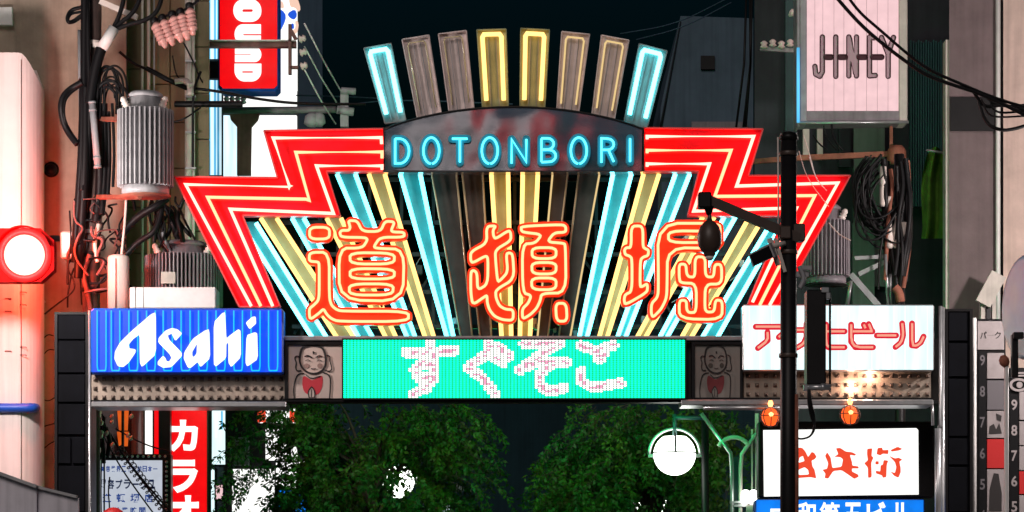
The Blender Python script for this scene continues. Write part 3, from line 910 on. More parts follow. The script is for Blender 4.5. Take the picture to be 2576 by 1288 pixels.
SCR = [
 [[(770, 150), (720, 170), (640, 240), (500, 360), (380, 480), (325, 580), (318, 660), (355, 740), (410, 748), (470, 700), (545, 590), (548, 555), (480, 545), (470, 500), (520, 440), (595, 385), (598, 700), (618, 747), (772, 605)]],
 [[(1060, 378), (1010, 335), (950, 322), (880, 350), (805, 430), (800, 480), (925, 610), (945, 650), (920, 690), (890, 685), (870, 640), (850, 628), (795, 690), (795, 725), (850, 757), (940, 748), (1055, 628), (1055, 590), (915, 445), (900, 400), (945, 378), (985, 462)]],
 [[(1358, 335), (1310, 350), (1180, 440), (1085, 590), (1080, 660), (1125, 755), (1155, 755), (1230, 690), (1262, 748), (1367, 650)], [(1225, 485), (1170, 580), (1170, 620), (1190, 642), (1222, 600)]],
 [[(1532, 148), (1500, 160), (1410, 260), (1410, 720), (1430, 742), (1542, 650), (1545, 490), (1570, 480), (1570, 700), (1598, 748), (1705, 640), (1702, 350), (1680, 335), (1590, 400), (1545, 440)]],
 [[(1868, 195), (1830, 200), (1760, 265), (1800, 332), (1872, 270)], [(1862, 368), (1770, 400), (1758, 700), (1775, 742), (1892, 660), (1885, 380)]],
]
for k, gl_ in enumerate(SCR):
    loops = [chaikin(az(l), 1, q=.12) for l in gl_]
    m = MB()
    if k == 4:
        for l in loops: m.pprism([l], GY - .30, .05)
    else: m.pprism(loops, GY - .30, .05)
    build(m, 'letter', M['white_lit'], bs)

# ------------------------------------------------------------------ white beer sign
ws = thing('beer_sign', 'glowing white beer sign with red katakana on the right end of the gate', 'sign', (gx(2108), GY - .2, P(0, 935, GY).z))
m = MB(); m.pbox(1868, 766, 2350, 933, GY - .2, .3, .02); build(m, 'box', M['alu'], ws)
m = MB(); m.pbox(1872, 769, 2347, 930, GY - .206, .005); build(m, 'face', M['white_cool'], ws)
m = MB()
for i in range(17):
    x = 1885 + i * 28; m.pbox(x - .7, 770, x + .7, 929, GY - .212, .005)
build(m, 'face_seam', M['white_lit'], ws)
wz = lambda pts: [(1703.9 + a * .2760, 751.3 + b * .2760) for a, b in pts]
KAT = [[[(715, 255), (1000, 255), (985, 300), (925, 350)], [(822, 305), (825, 380), (735, 450)]],
       [[(1010, 285), (1230, 285)], [(1060, 225), (1060, 360)], [(1178, 225), (1178, 350), (1150, 410), (1095, 445)]],
       [[(1355, 235), (1355, 410), (1380, 443), (1525, 443)], [(1360, 298), (1525, 298)]],
       [[(1585, 235), (1585, 390), (1625, 443), (1785, 443)], [(1600, 298), (1780, 298)], [(1700, 235), (1715, 270)], [(1745, 230), (1770, 290)]],
       [[(1820, 335), (1995, 335)]],
       [[(2050, 225), (2060, 330), (2040, 400), (1990, 440)], [(2140, 225), (2140, 425), (2180, 430), (2220, 400), (2245, 345)]]]
for ch in KAT:
    st = [wz(s_) for s_ in ch]
    m = MB()
    for b in stroke_body(st, 7.4): m.pprism(b, GY - .245, .035)
    l = build(m, 'letter', M['red_kana'], ws)
    m = MB()
    for s_ in st: m.tube([P(a, b, GY - .258) for a, b in chaikin(s_, 1, False)], .014, 6)
    build(m, 'neon_tube', M['salmon'], l)

# ------------------------------------------------------------------ orange lamps under the beam
for px, py, lb in ((1938, 1046, 'orange caged lamp left of the dark street pole under the gate'), (2138, 1041, 'orange caged lamp above the middle of the white brush-lettered sign')):
    c = P(px, py, GY - .25)
    t = thing('caged_lamp', lb, 'lamp', (c.x, c.y, c.z + .16), 'orange lamps under the white beer sign')
    m = MB(); m.lathe([(.01, -.125), (.06, -.12), (.105, -.05), (.112, .01), (.09, .06), (.05, .09)], c, n=16); build(m, 'shade', M['orange_lamp'], t)
    m = MB(); m.lathe([(.005, -.02), (.03, 0), (.03, .02), (.005, .04)], c + Vector((0, -.115, 0)), n=10); m.lathe([(.02, .0), (.035, .04), (.02, .08)], c + Vector((0, -.02, .11)), n=10); build(m, 'bulb', M['orange_core'], t)
    m = MB()
    for k in range(8):
        a = 2 * math.pi * k / 8
        m.tube([c + Vector((math.cos(a) * r, math.sin(a) * r, h)) for r, h in ((.02, -.14), (.085, -.12), (.128, -.04), (.13, .01), (.10, .07), (.04, .1))], .006, 5)
    m.tube([c + Vector((.13 * math.cos(a), .13 * math.sin(a), 0)) for a in [k * math.pi / 8 for k in range(16)]], .006, 5, closed=True)
    m.tube([c + Vector((0, 0, .1)), c + Vector((0, 0, .2))], .02, 6)
    build(m, 'cage', M['lampbrown'], t)
for px, py, e in ((2190, 945, 7), (2145, 972, 7)):
    c = P(px, py, GY - .13)
    l = bpy.data.lights.new('lamp_light', 'POINT'); l.energy = e; l.color = (1, .6, .42); l.shadow_soft_size = .03
    lo = bpy.data.objects.new('lamp_light', l); COL.objects.link(lo); lo.location = c
# ------------------------------------------------------------------ surroundings: buildings
def wallbox(name, px0, px1, y, d, top, m, parent=None, label=None, bottom=0.0):
    # the flanks follow the splay of the street, so the back is set outwards of the front
    b = MB(); xs = [(px - 1288) * K * y for px in (px0, px1)]; xb = [x * (y + d) / y * 1.004 for x in xs]
    if xs[0] > 0: xb[1] = xs[1] + 1
    elif xs[1] < 0: xb[0] = xs[0] - 1
    vs = [(xs[0], y), (xs[1], y), (xb[1], y + d), (xb[0], y + d)]
    b.add([(x, q, bottom) for x, q in vs] + [(x, q, top) for x, q in vs], [(0, 1, 5, 4), (1, 2, 6, 5), (2, 3, 7, 6), (3, 0, 4, 7), (4, 5, 6, 7), (3, 2, 1, 0)])
    return build(b, name, m, parent, label)
def building(name, label, px0, px1, y, cat='building'):
    return thing(name, label, cat, ((px0 + px1) / 2 * K * y - 1288 * K * y, y, 0))

# stained plaster building on the far left
b1 = building('plaster_building', 'stained brown plaster building behind the pink rounded pillar and red traffic light', -700, 300, 43)
wallbox('wall', -700, 318, 43, 9, 15, M['plaster'], b1)
m = MB(); c = P(129, 427, 43)
m.lathe([(.105, .02), (.105, -.03), (.085, -.05)], c, (0, -1, 0), 20); m.lathe([(.08, 0), (.078, .05), (.05, .085), (.0, .1)], c, (0, -1, 0), 18)
build(m, 'vent_cap', M['darkmetal'], b1)
m = MB(); m.pbox(-40, 18, 30, 62, 42.9, .1); build(m, 'wall_bracket', M['white'], b1)
for a, b, mt, r in ((98, 330, 'conduit', .03), (91, 330, 'darkmetal', .018)):
    m = MB(); m.tube([P(a, 780, 42.93), P(a, 1320, 42.93), P(a, 1800, 42.93)], r, 8); build(m, 'wall_pipe', M[mt], b1)
m = MB(); m.tube(chaikin([P(98, 780, 42.93), P(97, 765, 42.9), P(104, 752, 42.85), P(112, 762, 42.85)], 2, False), .025, 8); build(m, 'pipe_bend', M['conduit'], b1)
for y0, x1 in ((845, 135), (880, 137), (1000, 137), (1065, 137), (1110, 137)):
    m = MB(); m.tube(chaikin([P(105, y0 + rr.uniform(-6, 25), 42.9), P((105 + x1) / 2, y0 + rr.uniform(-5, 18), 42.85), P(x1, y0, 42.8)], 2, False), .008, 5); build(m, 'wall_wire', M['black'], b1)

m = MB(); m.box(P(250, 0, 42.9).x, P(330, 0, 42.9).x, 42.9, 42.99, 0, P(0, 1000, 42.9).z); build(m, 'dark_wall_sheet', M['darkmetal'], b1)  # dark sheet set over the lower plaster to darken the wall there
# tiled building with pale conduits, up to the lit strips
b2 = building('tiled_building', 'beige building with large wall slabs and pale conduits behind the ribbed transformer', 318, 527, 43.6)
wallbox('wall', 319, 526, 43.66, 9, 15, M['joint'], b2)
sl = {}
cols = [(319, 372), (374, 427), (429, 478), (480, 526)]
tile_rows = []
z = P(0, 1100, 43.6).z
while z < 14.6: tile_rows.append((z, z + .62)); z += .632
for ci, (a, b) in enumerate(cols):
    X0, X1 = (a - 1288) * K * 43.6, (b - 1288) * K * 43.6
    q = MB(); q.box(-(X1 - X0) / 2, (X1 - X0) / 2, 0, .07, 0, .62, .006); me = mesh_of(q, 'slab', M['tile'])
    for k, (z0, z1) in enumerate(tile_rows):
        off = (.0, .21, .1, .33)[ci]
        if z0 - off < 4.9: continue
        part_at(me, 'slab', b2, ((X0 + X1) / 2, 43.6 + rr.uniform(-.004, .004), z0 - off))
for a, r, mt in ((358, .018, 'conduit'), (374, .022, 'conduit'), (388, .012, 'steel'), (474, .05, 'conduit'), (487, .02, 'conduit')):
    m = MB(); m.tube([P(a, 900, 43.5), P(a, -300, 43.5)], r, 8); build(m, 'conduit', M[mt], b2)
for k in range(5):
    m = MB(); z = P(0, 60 + k * 90, 43.5); m.pbox(466, 60 + k * 90, 492, 65 + k * 90, 43.42, .06); build(m, 'conduit_clip', M['steel'], b2)

# lit strips on the corner of the next building
b3 = building('strip_lit_building', 'narrow building edge covered in vertical blue and white light strips beside the red vertical sign', 527, 556, 46)
wallbox('wall', 522, 562, 46.1, 8, 16, M['darkwall'], b3)
for i, (px, mt, r) in enumerate(((527, 'blue_strip', .022), (531, 'white_strip', .016), (536, 'white_strip', .014), (541, 'blue_strip', .018), (545, 'white_strip', .012), (549, 'blue_strip', .018), (554, 'white_strip', .018))):
    for (y0, y1) in ((-60, 148), (202, 440)):
        m = MB(); m.tube([P(px, y0, 46.0), P(px, y1, 46.0)], r, 6); build(m, 'light_strip', M[mt], b3)
m = MB(); m.pbox(526, 152, 556, 198, 45.95, .12, .01); build(m, 'strip_joint_box', M['darkmetal'], b3)

# bright white signboard tower behind the red sign
b4 = building('signboard_tower', 'white glowing signboard tower behind the red vertical sign', 560, 750, 60)
wallbox('tower_body', 562, 752, 60.1, 5, 22, M['darkwall'], b4)
m = MB(); m.pbox(632, 290, 746, 470, 59.9, .15); build(m, 'lit_panel', M['white_sign'], b4)
m = MB(); m.pbox(560, 226, 746, 276, 59.9, .15); build(m, 'lit_panel', M['white_sign'], b4)
m = MB(); m.pbox(694, -40, 747, 226, 59.9, .15); build(m, 'lit_panel', M['white_sign'], b4)
m = MB(); m.pbox(562, 290, 596, 470, 59.9, .15); build(m, 'lit_panel', M['white_strip'], b4)
m = MB(); m.pbox(600, 290, 630, 470, 59.9, .15); build(m, 'lit_panel', M['white_cool'], b4)
for (loop, mt) in (([(698, 18), (718, 32), (719, 50), (704, 80), (697, 82)], 'blue_pic'), ([(722, 34), (742, 22), (748, 38), (740, 50), (728, 44)], 'blue_pic'), ([(732, 60), (739, 58), (740, 72), (733, 72)], 'blue_pic'),
                   ([(702, 4), (712, 3), (715, 22), (703, 18)], 'peach_pic'), ([(726, -6), (748, -6), (757, 22), (750, 30), (742, 18), (730, 18)], 'peach_pic'), ([(742, 50), (752, 56), (748, 82), (738, 86), (736, 76), (744, 70)], 'peach_pic')):
    m = MB(); m.pprism([chaikin(loop, 1)], 59.86, .03); build(m, 'picture_patch', M[mt], b4)

# dim tower edge against the night sky
b5 = building('dim_tower', 'tall dim blue tower just right of the glowing signboard tower', 752, 812, 78)
wallbox('tower_body', 700, 811, 78, 10, 34, M['navywall'], b5)
m = MB(); m.pbox(790, -120, 811, 420, 77.9, .1); build(m, 'corner_pilaster', M['navywall'], b5)
# dark building right of the crown
b6 = building('night_building', 'dim blue-grey windowless building right of the crown of rays', 1660, 1890, 72)
m = MB(); q = [(1712, 40), (1895, 46), (1895, 700), (1650, 700), (1662, 270)]; m.pprism([q], 72, 9); build(m, 'wall', M['nightnavy'], b6)
m = MB(); m.pbox(1763, 140, 1798, 174, 71.93, .08); build(m, 'vent_grille', M['darkmetal'], b6)
for k in range(9):
    m = MB(); a, b = P(1712 - k * 5, 52 + k * 26, 71.96), P(1664 - k * .5, 320, 71.96); m.tube([a, b], .014, 5); build(m, 'stay_line', M['darkwall'], b6)
m = MB(); m.pbox(1740, 306, 1880, 322, 71.8, .2); build(m, 'ledge', M['purplesteel'], b6)

# right-hand side
b7 = building('dark_shop_building', 'dark building behind the pink lettered sign box with a grey-green wall patch', 1890, 2390, 48)
wallbox('wall', 1898, 2400, 48.2, 8, 16, M['darkwall'], b7)
for a, b, y0, y1, mt in ((2148, 2226, 318, 720, 'greenwall'), (2110, 2140, 318, 420, 'darkwall'), (2020, 2036, 318, 400, 'conduit'), (2056, 2070, 318, 400, 'conduit'), (2145, 2200, 560, 770, 'greenwall')):
    m = MB(); m.pbox(a, y0, b, y1, 48.05 if y0 < 500 else 47.95, .12); build(m, 'wall_patch', M[mt], b7)
m = MB(); m.pbox(1976, -60, 2004, 345, 48.0, .12); build(m, 'teal_pilaster', M['tealwall'], b7)
for k in range(15):
    x = 2290 + k * 6.3
    m = MB(); m.pbox(x, 100 + (k % 3) * 3, x + 4.2, 520, 47.9, .12, .004); build(m, 'shutter_slat', M['tealwall'], b7)
b8 = building('mauve_pillar_building', 'building corner with a mauve rendered pillar crossed by a dark band', 2380, 2520, 44.5)
wallbox('pillar', 2388, 2508, 44.5, 6, 16, M['mauve'], b8)
m = MB(); m.pbox(2391, 244, 2507, 329, 44.46, .06); build(m, 'dark_band', M['darkmetal'], b8)
m = MB(); m.pbox(2379, 100, 2388, 1400, 44.55, .3); build(m, 'pillar_edge', M['conduit'], b8)
m = MB(); m.tube([P(2511, -200, 44.42), P(2511, 1290, 44.42)], .036, 8); build(m, 'downpipe', M['white'], b8)
m = MB(); m.pbox(2516, -60, 2524, 800, 44.48, .2); build(m, 'dark_slot', M['black'], b8)
b9 = building('beige_render_building', 'pale beige rendered building on the far right edge behind the disc sign', 2522, 3000, 44.3)
wallbox('wall', 2524, 3300, 44.3, 8, 16, M['beige'], b9)
m = MB(); m.bar(P(2472, 765, 43.9), P(2512, 690, 43.9), .22, .1); build(m, 'stair_soffit', M['conduit'], b9)
for k in range(3):
    m = MB(); m.pbox(2468 + k * 14, 745 - k * 5, 2478 + k * 14, 812, 43.95, .1); build(m, 'stair_rail', M['conduit' if k != 1 else 'darkmetal'], b9)
# street canyon behind the gate
b10 = building('far_block', 'dark teal block closing the street far behind the trees', 1180, 1420, 105)
wallbox('wall', 700, 2000, 105, 12, 13.2, M['canyon'], b10)
# ------------------------------------------------------------------ pink rounded pillar, blue band, low fences on the left
pl = thing('rounded_pillar', 'pale pink rounded concrete pillar with a blue band on the left edge', 'pillar', (P(30, 0, 41.6).x, 42, 0))
y = 41.5
a, b = P(-200, 0, y).x, P(97, 0, y).x
zt = P(0, 132, y).z
m = MB(); r = .32; n = 10
prof = [(a, y), (b - r, y)] + [(b - r + r * math.sin(t * math.pi / 2 / n), y + r * 1.6 - r * 1.6 * math.cos(t * math.pi / 2 / n)) for t in range(n + 1)] + [(b * (y + 1.2) / y * 1.004, y + 1.2), (a, y + 1.2)]
top = [zt] * len(prof)
def cap(x): return zt if x < P(50, 0, y).x else zt - max(0, (x - P(50, 0, y).x) / (b - P(50, 0, y).x)) ** 1.6 * .42
N = len(prof); vs = [(px, py, 0) for px, py in prof] + [(px, py, cap(px)) for px, py in prof]
m.add(vs, [(i, (i + 1) % N, (i + 1) % N + N, i + N) for i in range(N)] + [tuple(range(N, 2 * N))])
build(m, 'shaft', M['pillar'], pl)
m = MB(); m.pbox(52.5, 150, 54, 1300, y - .004, .01); build(m, 'seam', M['joint'], pl)
m = MB(); m.tube(chaikin([P(-60, 1026, y - .04), P(70, 1026, y - .04), P(88, 1026, y + .06), P(91, 1026, y + .4)], 2, False), .06, 8); build(m, 'blue_band', M['bluepaint'], pl)
for k in range(9):
    py = 735 + (k % 4) * 16 if k < 6 else 873 + (k - 6) * 10; px = 12 if k % 2 else 50
    m = MB(); m.tube([P(px, py, y - .012), P(px + 16, py, y - .012)], .006, 5); m.tube([P(px + 16, py, y - .012), P(px + 16, py + 3, y - .012)], .006, 5); build(m, 'wire_staple', M['brownsteel'], pl)
fc = thing('panel_fence', 'grey sheet panel fence in the lower left corner', 'fence', (P(90, 0, 34).x, 34, 0))
for q in ([(-120, 1150), (92, 1226), (92, 2100), (-120, 2100)], [(93.5, 1226), (194, 1252), (194, 2100), (93.5, 2100)]):
    m = MB(); A = [(P(u, v, 34).x, max(0, P(u, v, 34).z)) for u, v in q]; m.prism([A], 34 if q[0][0] < 0 else 34.06, 34.12 if q[0][0] < 0 else 34.16); build(m, 'fence_panel', M['greypanel'], fc)
m = MB(); m.bar(P(-120, 1148, 33.97), P(92, 1224, 33.97), .035, .1); m.bar(P(93, 1225, 34.05), P(194, 1250, 34.05), .03, .1); build(m, 'cap_rail', M['steel'], fc)

# ------------------------------------------------------------------ traffic light
ty = 40.2
tl = thing('traffic_light', 'lit red traffic light in front of the pink rounded pillar', 'traffic light', P(62, 712, ty))
c0 = P(62, 642, ty); R = 53 * K * ty
m = MB(); hz = 68 * K * ty; xr = P(136, 0, ty).x; xl = xr - 2.2
oc = [(xl, c0.z - hz), (xr - .17, c0.z - hz), (xr, c0.z - hz * .55), (xr, c0.z + hz * .55), (xr - .17, c0.z + hz), (xl, c0.z + hz)]
m.prism([oc], ty, ty + .22); build(m, 'housing', M['signalglare'], tl)
for k in range(3):
    c = c0 + Vector((-k * .72, 0, 0))
    m = MB(); m.lathe([(R * .96, 0), (R * .96, .03), (R * .9, .07), (R * .6, .11), (R * .25, .13), (.001, .135)], c, (0, -1, 0), 32); l = build(m, 'lens', M['signal_lens' if k == 0 else 'glassdark'], tl)
    m = MB()
    vs = []; nn = 20
    for j in range(nn + 1):
        a_ = math.radians(20 + 140 * j / nn)
        for rr_, yy in ((R * 1.31, 0), (R * 1.30, -.2)): vs.append(c + Vector((math.cos(a_) * rr_, yy, math.sin(a_) * rr_)))
        for rr_, yy in ((R * 1.34, 0), (R * 1.33, -.2)): vs.append(c + Vector((math.cos(a_) * rr_, yy, math.sin(a_) * rr_)))
    fs = []
    for j in range(nn):
        p, q = j * 4, j * 4 + 4
        fs += [(p, p + 1, q + 1, q), (p + 2, q + 2, q + 3, p + 3), (p + 1, p + 3, q + 3, q + 1)]
    m.add(vs, fs); build(m, 'visor', M['signalglare'], l)
m = MB(); m.tube([P(-50, 600, ty + .3), P(150, 600, ty + .3)], .04, 8); build(m, 'mounting_arm', M['darkmetal'], tl)
m = MB(); m.lathe([(R * 1.29, .0), (R * 1.29, .03), (R * 1.0, .06), (R * .95, .0)], c0, (0, -1, 0), 32); build(m, 'halo_ring', M['signal_halo'], tl)  # red halo round the lens, made as a glowing ring
m = MB(); m.lathe([(R * .8, 0), (R * .8, .06), (R * .3, .1), (.001, .11)], c0 + Vector((0, .22, 0)), (0, 1, 0), 24); build(m, 'added_rear_glow', M['signal_halo'], tl)  # glowing back added to go with the red glow on the wall
l = bpy.data.lights.new('added_red_light', 'POINT'); l.energy = 190; l.color = (1, .075, .03); l.shadow_soft_size = .12  # light added behind the housing to redden wall and pillar
lo = bpy.data.objects.new('added_red_light', l); COL.objects.link(lo); lo.parent = tl; lo.location = (c0 + Vector((.12, .62, 0))) - origin(tl)
jb = thing('junction_box', 'small red-lit metal box beside the traffic light', 'box', P(178, 650, 42.2))
m = MB(); m.pbox(152, 582, 205, 650, 42.0, .3, .02); build(m, 'box_body', M['porcelain'], jb)
m = MB(); m.lathe([(.03, 0), (.03, .02), (.012, .03)], P(196, 631, 42.0), (0, -1, 0), 12); build(m, 'lock', M['steel'], jb)

# ------------------------------------------------------------------ left utility pole and its fittings
py_ = 41.6
up = thing('utility_pole', 'old brown utility pole loaded with black cables on the left side', 'utility pole', (P(232, 0, py_).x, py_, 0))
m = MB(); m.tube([(P(226, 0, py_).x, py_, 0), P(230, 600, py_), P(240, -200, py_)], .135, 14, r1=.09); build(m, 'shaft', M['polebrown'], up)
for v, mt in ((110, 'porcelain'), (220, 'darkmetal'), (300, 'darkmetal'), (585, 'conduit'), (640, 'darkmetal'), (730, 'darkmetal')):
    c = P(236 - v * .012, v, py_); m = MB(); m.lathe([(.125, -.02), (.13, -.01), (.13, .02), (.125, .03)], c, n=16); build(m, 'band', M[mt], up)
m = MB(); m.tube([P(232, 258, py_ - .42), P(246, 420, py_ - .42)], .045, 10)
for u in (.0, .12, .86, 1): m.lathe([(.052, -.015), (.052, .015)], P(232, 258, py_ - .42).lerp(P(246, 420, py_ - .42), u), (.1, 0, -1), 12)
build(m, 'cable_guard', M['greysteel'], up)
m = MB(); m.tube([P(199, 75, py_ - .05), P(201, 210, py_ - .05), P(203, 330, py_ - .05)], .022, 8); build(m, 'thin_conduit', M['greysteel'], up)
m = MB(); m.bar(P(252, 4, py_ - .05), P(345, 44, py_ - .1), .07, .07); build(m, 'bracket_arm', M['porcelain'], up)
m = MB(); m.bar(P(232, 113, py_ - .1), P(262, 113, py_ - .1), .06, .06); build(m, 'step_arm', M['porcelain'], up)
m = MB(); m.bar(P(240, 668, py_), P(240, 600, py_), .05, .05); m.bar(P(232, 496, py_), P(352, 496, 39.75), .05, .05); m.bar(P(236, 300, py_), P(350, 300, 39.9), .05, .05); build(m, 'transformer_arm', M['rust'], up)
m = MB(); m.tube(chaikin([P(262, 470, py_ - .1), P(250, 560, py_ - .1), P(236, 610, py_ - .1), P(246, 660, py_ - .1)], 2, False), .03, 8); build(m, 'red_lit_conduit', M['porcelain'], up)
m = MB(); m.tube(chaikin([P(226, 640, py_ - .15), P(208, 690, py_ - .15), P(222, 740, py_ - .15), P(232, 800, py_ - .1)], 2, False), .035, 8); build(m, 'bent_conduit', M['brownsteel'], up)
pp = thing('pale_cylinder', 'pale capped cylinder standing above the blue beer sign beside the pole', 'cable cover', P(298, 775, 41.2))
m = MB(); c = P(298, 780, 41.2); h = P(0, 650, 41.2).z - c.z; m.lathe([(.14, 0), (.14, h), (.125, h + .03), (.08, h + .045)], c, n=24); build(m, 'casing', M['porcelain'], pp)
m = MB(); m.tube([P(291, 780, 41.04), P(291, 650, 41.04)], .006, 5); build(m, 'seam', M['brownsteel'], pp)
pb = thing('pale_box', 'long pale equipment box resting on top of the blue beer sign', 'equipment box', P(433, 775, 41))
m = MB(); m.pbox(326, 722, 543, 776, 40.6, .5, .015); build(m, 'box_body', M['white'], pb)
m = MB(); m.pbox(340, 722, 341.5, 776, 40.595, .01); m.pbox(360, 722, 361, 776, 40.595, .01); build(m, 'box_seam', M['joint'], pb)

def cables(name, label, cat, lst, y, r0=.02, group=None, mt='black'):
    t = thing(name, label, cat, P(*lst[0][0][0], y), group)
    for k, it in enumerate(lst):
        pts, r = it[0], (it[1] if len(it) > 1 else r0); dy = it[2] if len(it) > 2 else 0
        q = [P(a, b, y + dy + .05 * math.sin(i * 1.7 + k)) for i, (a, b) in enumerate(pts)]
        m = MB(); m.tube(chaikin(q, 3, False), r, 7); build(m, 'cable', M[it[3] if len(it) > 3 else mt], t)
    return t
R2 = random.Random(11)
loop = []
for k in range(14):
    x0 = R2.uniform(240, 262); x1 = R2.uniform(285, 322); yt = R2.uniform(160, 215); ye = R2.uniform(235, 300)
    loop.append(([(x0, ye + 20), (x0 + 3, yt + 20), ((x0 + x1) / 2, yt), (x1, yt + 25), (x1 + R2.uniform(-6, 8), ye)], R2.uniform(.009, .022)))
cables('cable_bundle', 'thick black cable bundle running down the left utility pole', 'cable', [
    ([(213, -60), (212, 150), (210, 300), (206, 480)], .05), ([(219, -60), (221, 120), (226, 240), (222, 420), (218, 500)], .035), ([(208, 200), (207, 330), (200, 470), (190, 590), (188, 660)], .05),
    ([(216, 220), (214, 420), (205, 560), (196, 700)], .06), ([(255, 280), (250, 380), (252, 480), (240, 560)], .06), ([(262, 260), (264, 380), (262, 470), (255, 540)], .045), ([(272, 280), (276, 400), (270, 500)], .03), ([(282, 260), (288, 380), (284, 470)], .02)], py_ - .22)
cables('cable_loop', 'heavy black cable looping out left of the pole', 'cable', [
    ([(207, 207), (180, 222), (160, 240), (152, 265), (158, 305), (172, 335), (194, 362)], .045), ([(204, 215), (176, 233), (160, 255), (160, 300), (176, 330), (190, 352)], .022)], py_ - .25)
cables('cable_coil', 'small black cable coil high on the left of the pole', 'cable', [([(206, 18), (180, 24), (168, 42), (172, 58), (184, 54), (206, 38)], .026), ([(205, 30), (176, 34), (170, 52), (180, 60), (205, 44)], .018)], py_ - .2)
cables('cable_tangle', 'tangle of thin black loops between the pole and the ribbed transformer', 'cable', loop, py_ - .3)
jt = thing('cable_joint', 'white cable joint sleeve on a thick black cable that fans into three', 'cable joint', P(272, 97, py_ - .35))
a_, b_ = P(256, 122, py_ - .35), P(288, 70, py_ - .35)
m = MB(); m.tube([a_, b_], .073, 12); build(m, 'sleeve', M['white'], jt)
for pts, r in (([(255, 122), (246, 150), (236, 190), (226, 260)], .07), ([(284, 72), (296, 50), (308, 15), (318, -40)], .03), ([(286, 74), (305, 55), (330, 38), (348, 10), (362, -40)], .03), ([(288, 76), (320, 62), (365, 52), (398, 30), (412, -30)], .03)):
    m = MB(); m.tube(chaikin([P(a, b, py_ - .35) for a, b in pts], 3, False), r, 8); build(m, 'cable', M['black'], jt)
low = []
for k in range(26):
    x0 = R2.uniform(172, 330); y0 = R2.uniform(470, 690); n = R2.randint(3, 5); pts = [(x0, y0)]
    for j in range(n): x0 += R2.uniform(-40, 45); y0 += R2.uniform(-10, 55); pts.append((min(max(x0, 170), 345), min(y0, 772)))
    low.append((pts, R2.uniform(.008, .022), R2.uniform(-.1, .3), R2.choice(['black', 'black', 'black', 'brownsteel'])))
cables('cable_tangle', 'lower tangle of cables round the pole just above the blue beer sign', 'cable', low, py_ - .25)
cables('slanting_cable', 'two thick dark cables slanting up from the pole below the ribbed transformer', 'cable', [([(300, 600), (330, 560), (362, 535), (392, 520), (420, 500)], .05), ([(318, 640), (350, 606), (385, 588), (400, 560), (408, 520)], .04), ([(318, 495), (314, 560), (306, 640)], .018, 0, 'porcelain'), ([(175, 530), (180, 610), (168, 680), (185, 700), (190, 730), (150, 760), (112, 790)], .012)], py_ - .3)
dk = []
for k in range(22):
    x0 = R2.uniform(372, 470); y0 = R2.uniform(492, 560); pts = [(x0, y0)]
    for j in range(3): x0 += R2.uniform(-18, 22); y0 += R2.uniform(10, 40); pts.append((x0, y0))
    dk.append((pts, R2.uniform(.012, .04), R2.uniform(-.1, .3), R2.choice(['black', 'black', 'black', 'greysteel', 'darkmetal'])))
cables('cable_tangle', 'dark mass of leads hanging below the ribbed transformer', 'cable', dk, 41.9)

# ------------------------------------------------------------------ ribbed pole transformers
def transformer(label, cx, rx, y_neck, y_top, y_bot, y_base, y, mt, plate=None, nf=34):
    c = P(cx, y_bot, y); r = rx * K * y
    t = thing('pole_transformer', label, 'transformer', P(cx, y_base, y), 'ribbed transformers on the poles')
    h = P(0, y_top, y).z - c.z; hn = P(0, y_neck, y).z - c.z; hb = P(0, y_base, y).z - c.z
    m = MB(); m.lathe([(r * .5, hb), (r * .84, hb), (r * .84, 0), (r * .80, .001), (r * .80, h - .01), (r * .56, h + .0), (r * .56, hn - .05)], c, n=32); build(m, 'tank', M[mt], t)
    m = MB(); m.lathe([(r * .56, hn - .05), (r * .62, hn - .045), (r * .62, hn - .015), (r * .5, hn + .02), (r * .2, hn + .03)], c, n=32); build(m, 'lid', M[mt], t)
    q = MB(); q.box(-.0105, .0105, -r, -r * .78, .02, h - .03, .003); me = mesh_of(q, 'fin', M[mt])
    for k in range(nf): part_at(me, 'fin', t, c, (0, 0, 2 * math.pi * (k + .5) / nf))
    m = MB(); m.lathe([(r * .9, hb - .012), (r * .9, hb)], c, n=24); build(m, 'base_plate', M['rust' if mt == 'greysteel' else 'darkmetal'], t)
    for k in (-1, 1):
        m = MB(); m.lathe([(.05, 0), (.05, .03), (.032, .04), (.05, .06), (.03, .08), (.045, .1), (.02, .14)], c + Vector((r * .62 * k, -r * .3, h - .005)), (.45 * k, -.3, 1), 12); build(m, 'bushing', M['porcelain'], t)
    if plate:
        m = MB(); m.pbox(*plate, y - r - .03, .03); build(m, 'name_plate', M['conduit'], t)
    return t
transformer('light grey ribbed transformer hanging beside the left utility pole, half lit red', 366, 71, 236, 272, 474, 492, 39.75, 'greysteel')
transformer('wide dull ribbed transformer with a blank plate behind the long pale box', 462, 98, 612, 640, 776, 790, 42.2, 'purplesteel', (405, 684, 441, 713), 60)
transformer('mauve lit ribbed transformer behind the tip of the right red wing', 2078, 60, 520, 552, 700, 716, 42.0, 'purplesteel', None, 36)

# ------------------------------------------------------------------ crossarms and insulators, upper left
ca = thing('steel_crossarm', 'long pale crossarm passing in front of the red vertical sign', 'crossarm', P(600, 108, 44))
m = MB(); m.box(P(466, 0, 44).x, P(745, 0, 44).x, 43.95, 44.1, P(0, 119, 44).z, P(0, 104, 44).z); build(m, 'beam', M['brownsteel'], ca)
m = MB(); m.box(P(466, 0, 44).x, P(745, 0, 44).x, 43.9, 44.1, P(0, 106, 44).z, P(0, 103, 44).z); build(m, 'flange', M['white'], ca)
m = MB(); m.pbox(725, 60, 733, 186, 43.9, .1); m.bar(P(731, 75, 43.92), P(745, 100, 43.92), .05, .05); m.pbox(731, 165, 750, 172, 43.9, .08); build(m, 'end_post', M['brownsteel'], ca)
m = MB()
m.pprism([[(405, 122), (480, 122), (470, 140), (445, 165), (438, 180), (438, 240), (405, 240)]], 44.1, .12); build(m, 'gusset_post', M['brownsteel'], ca)
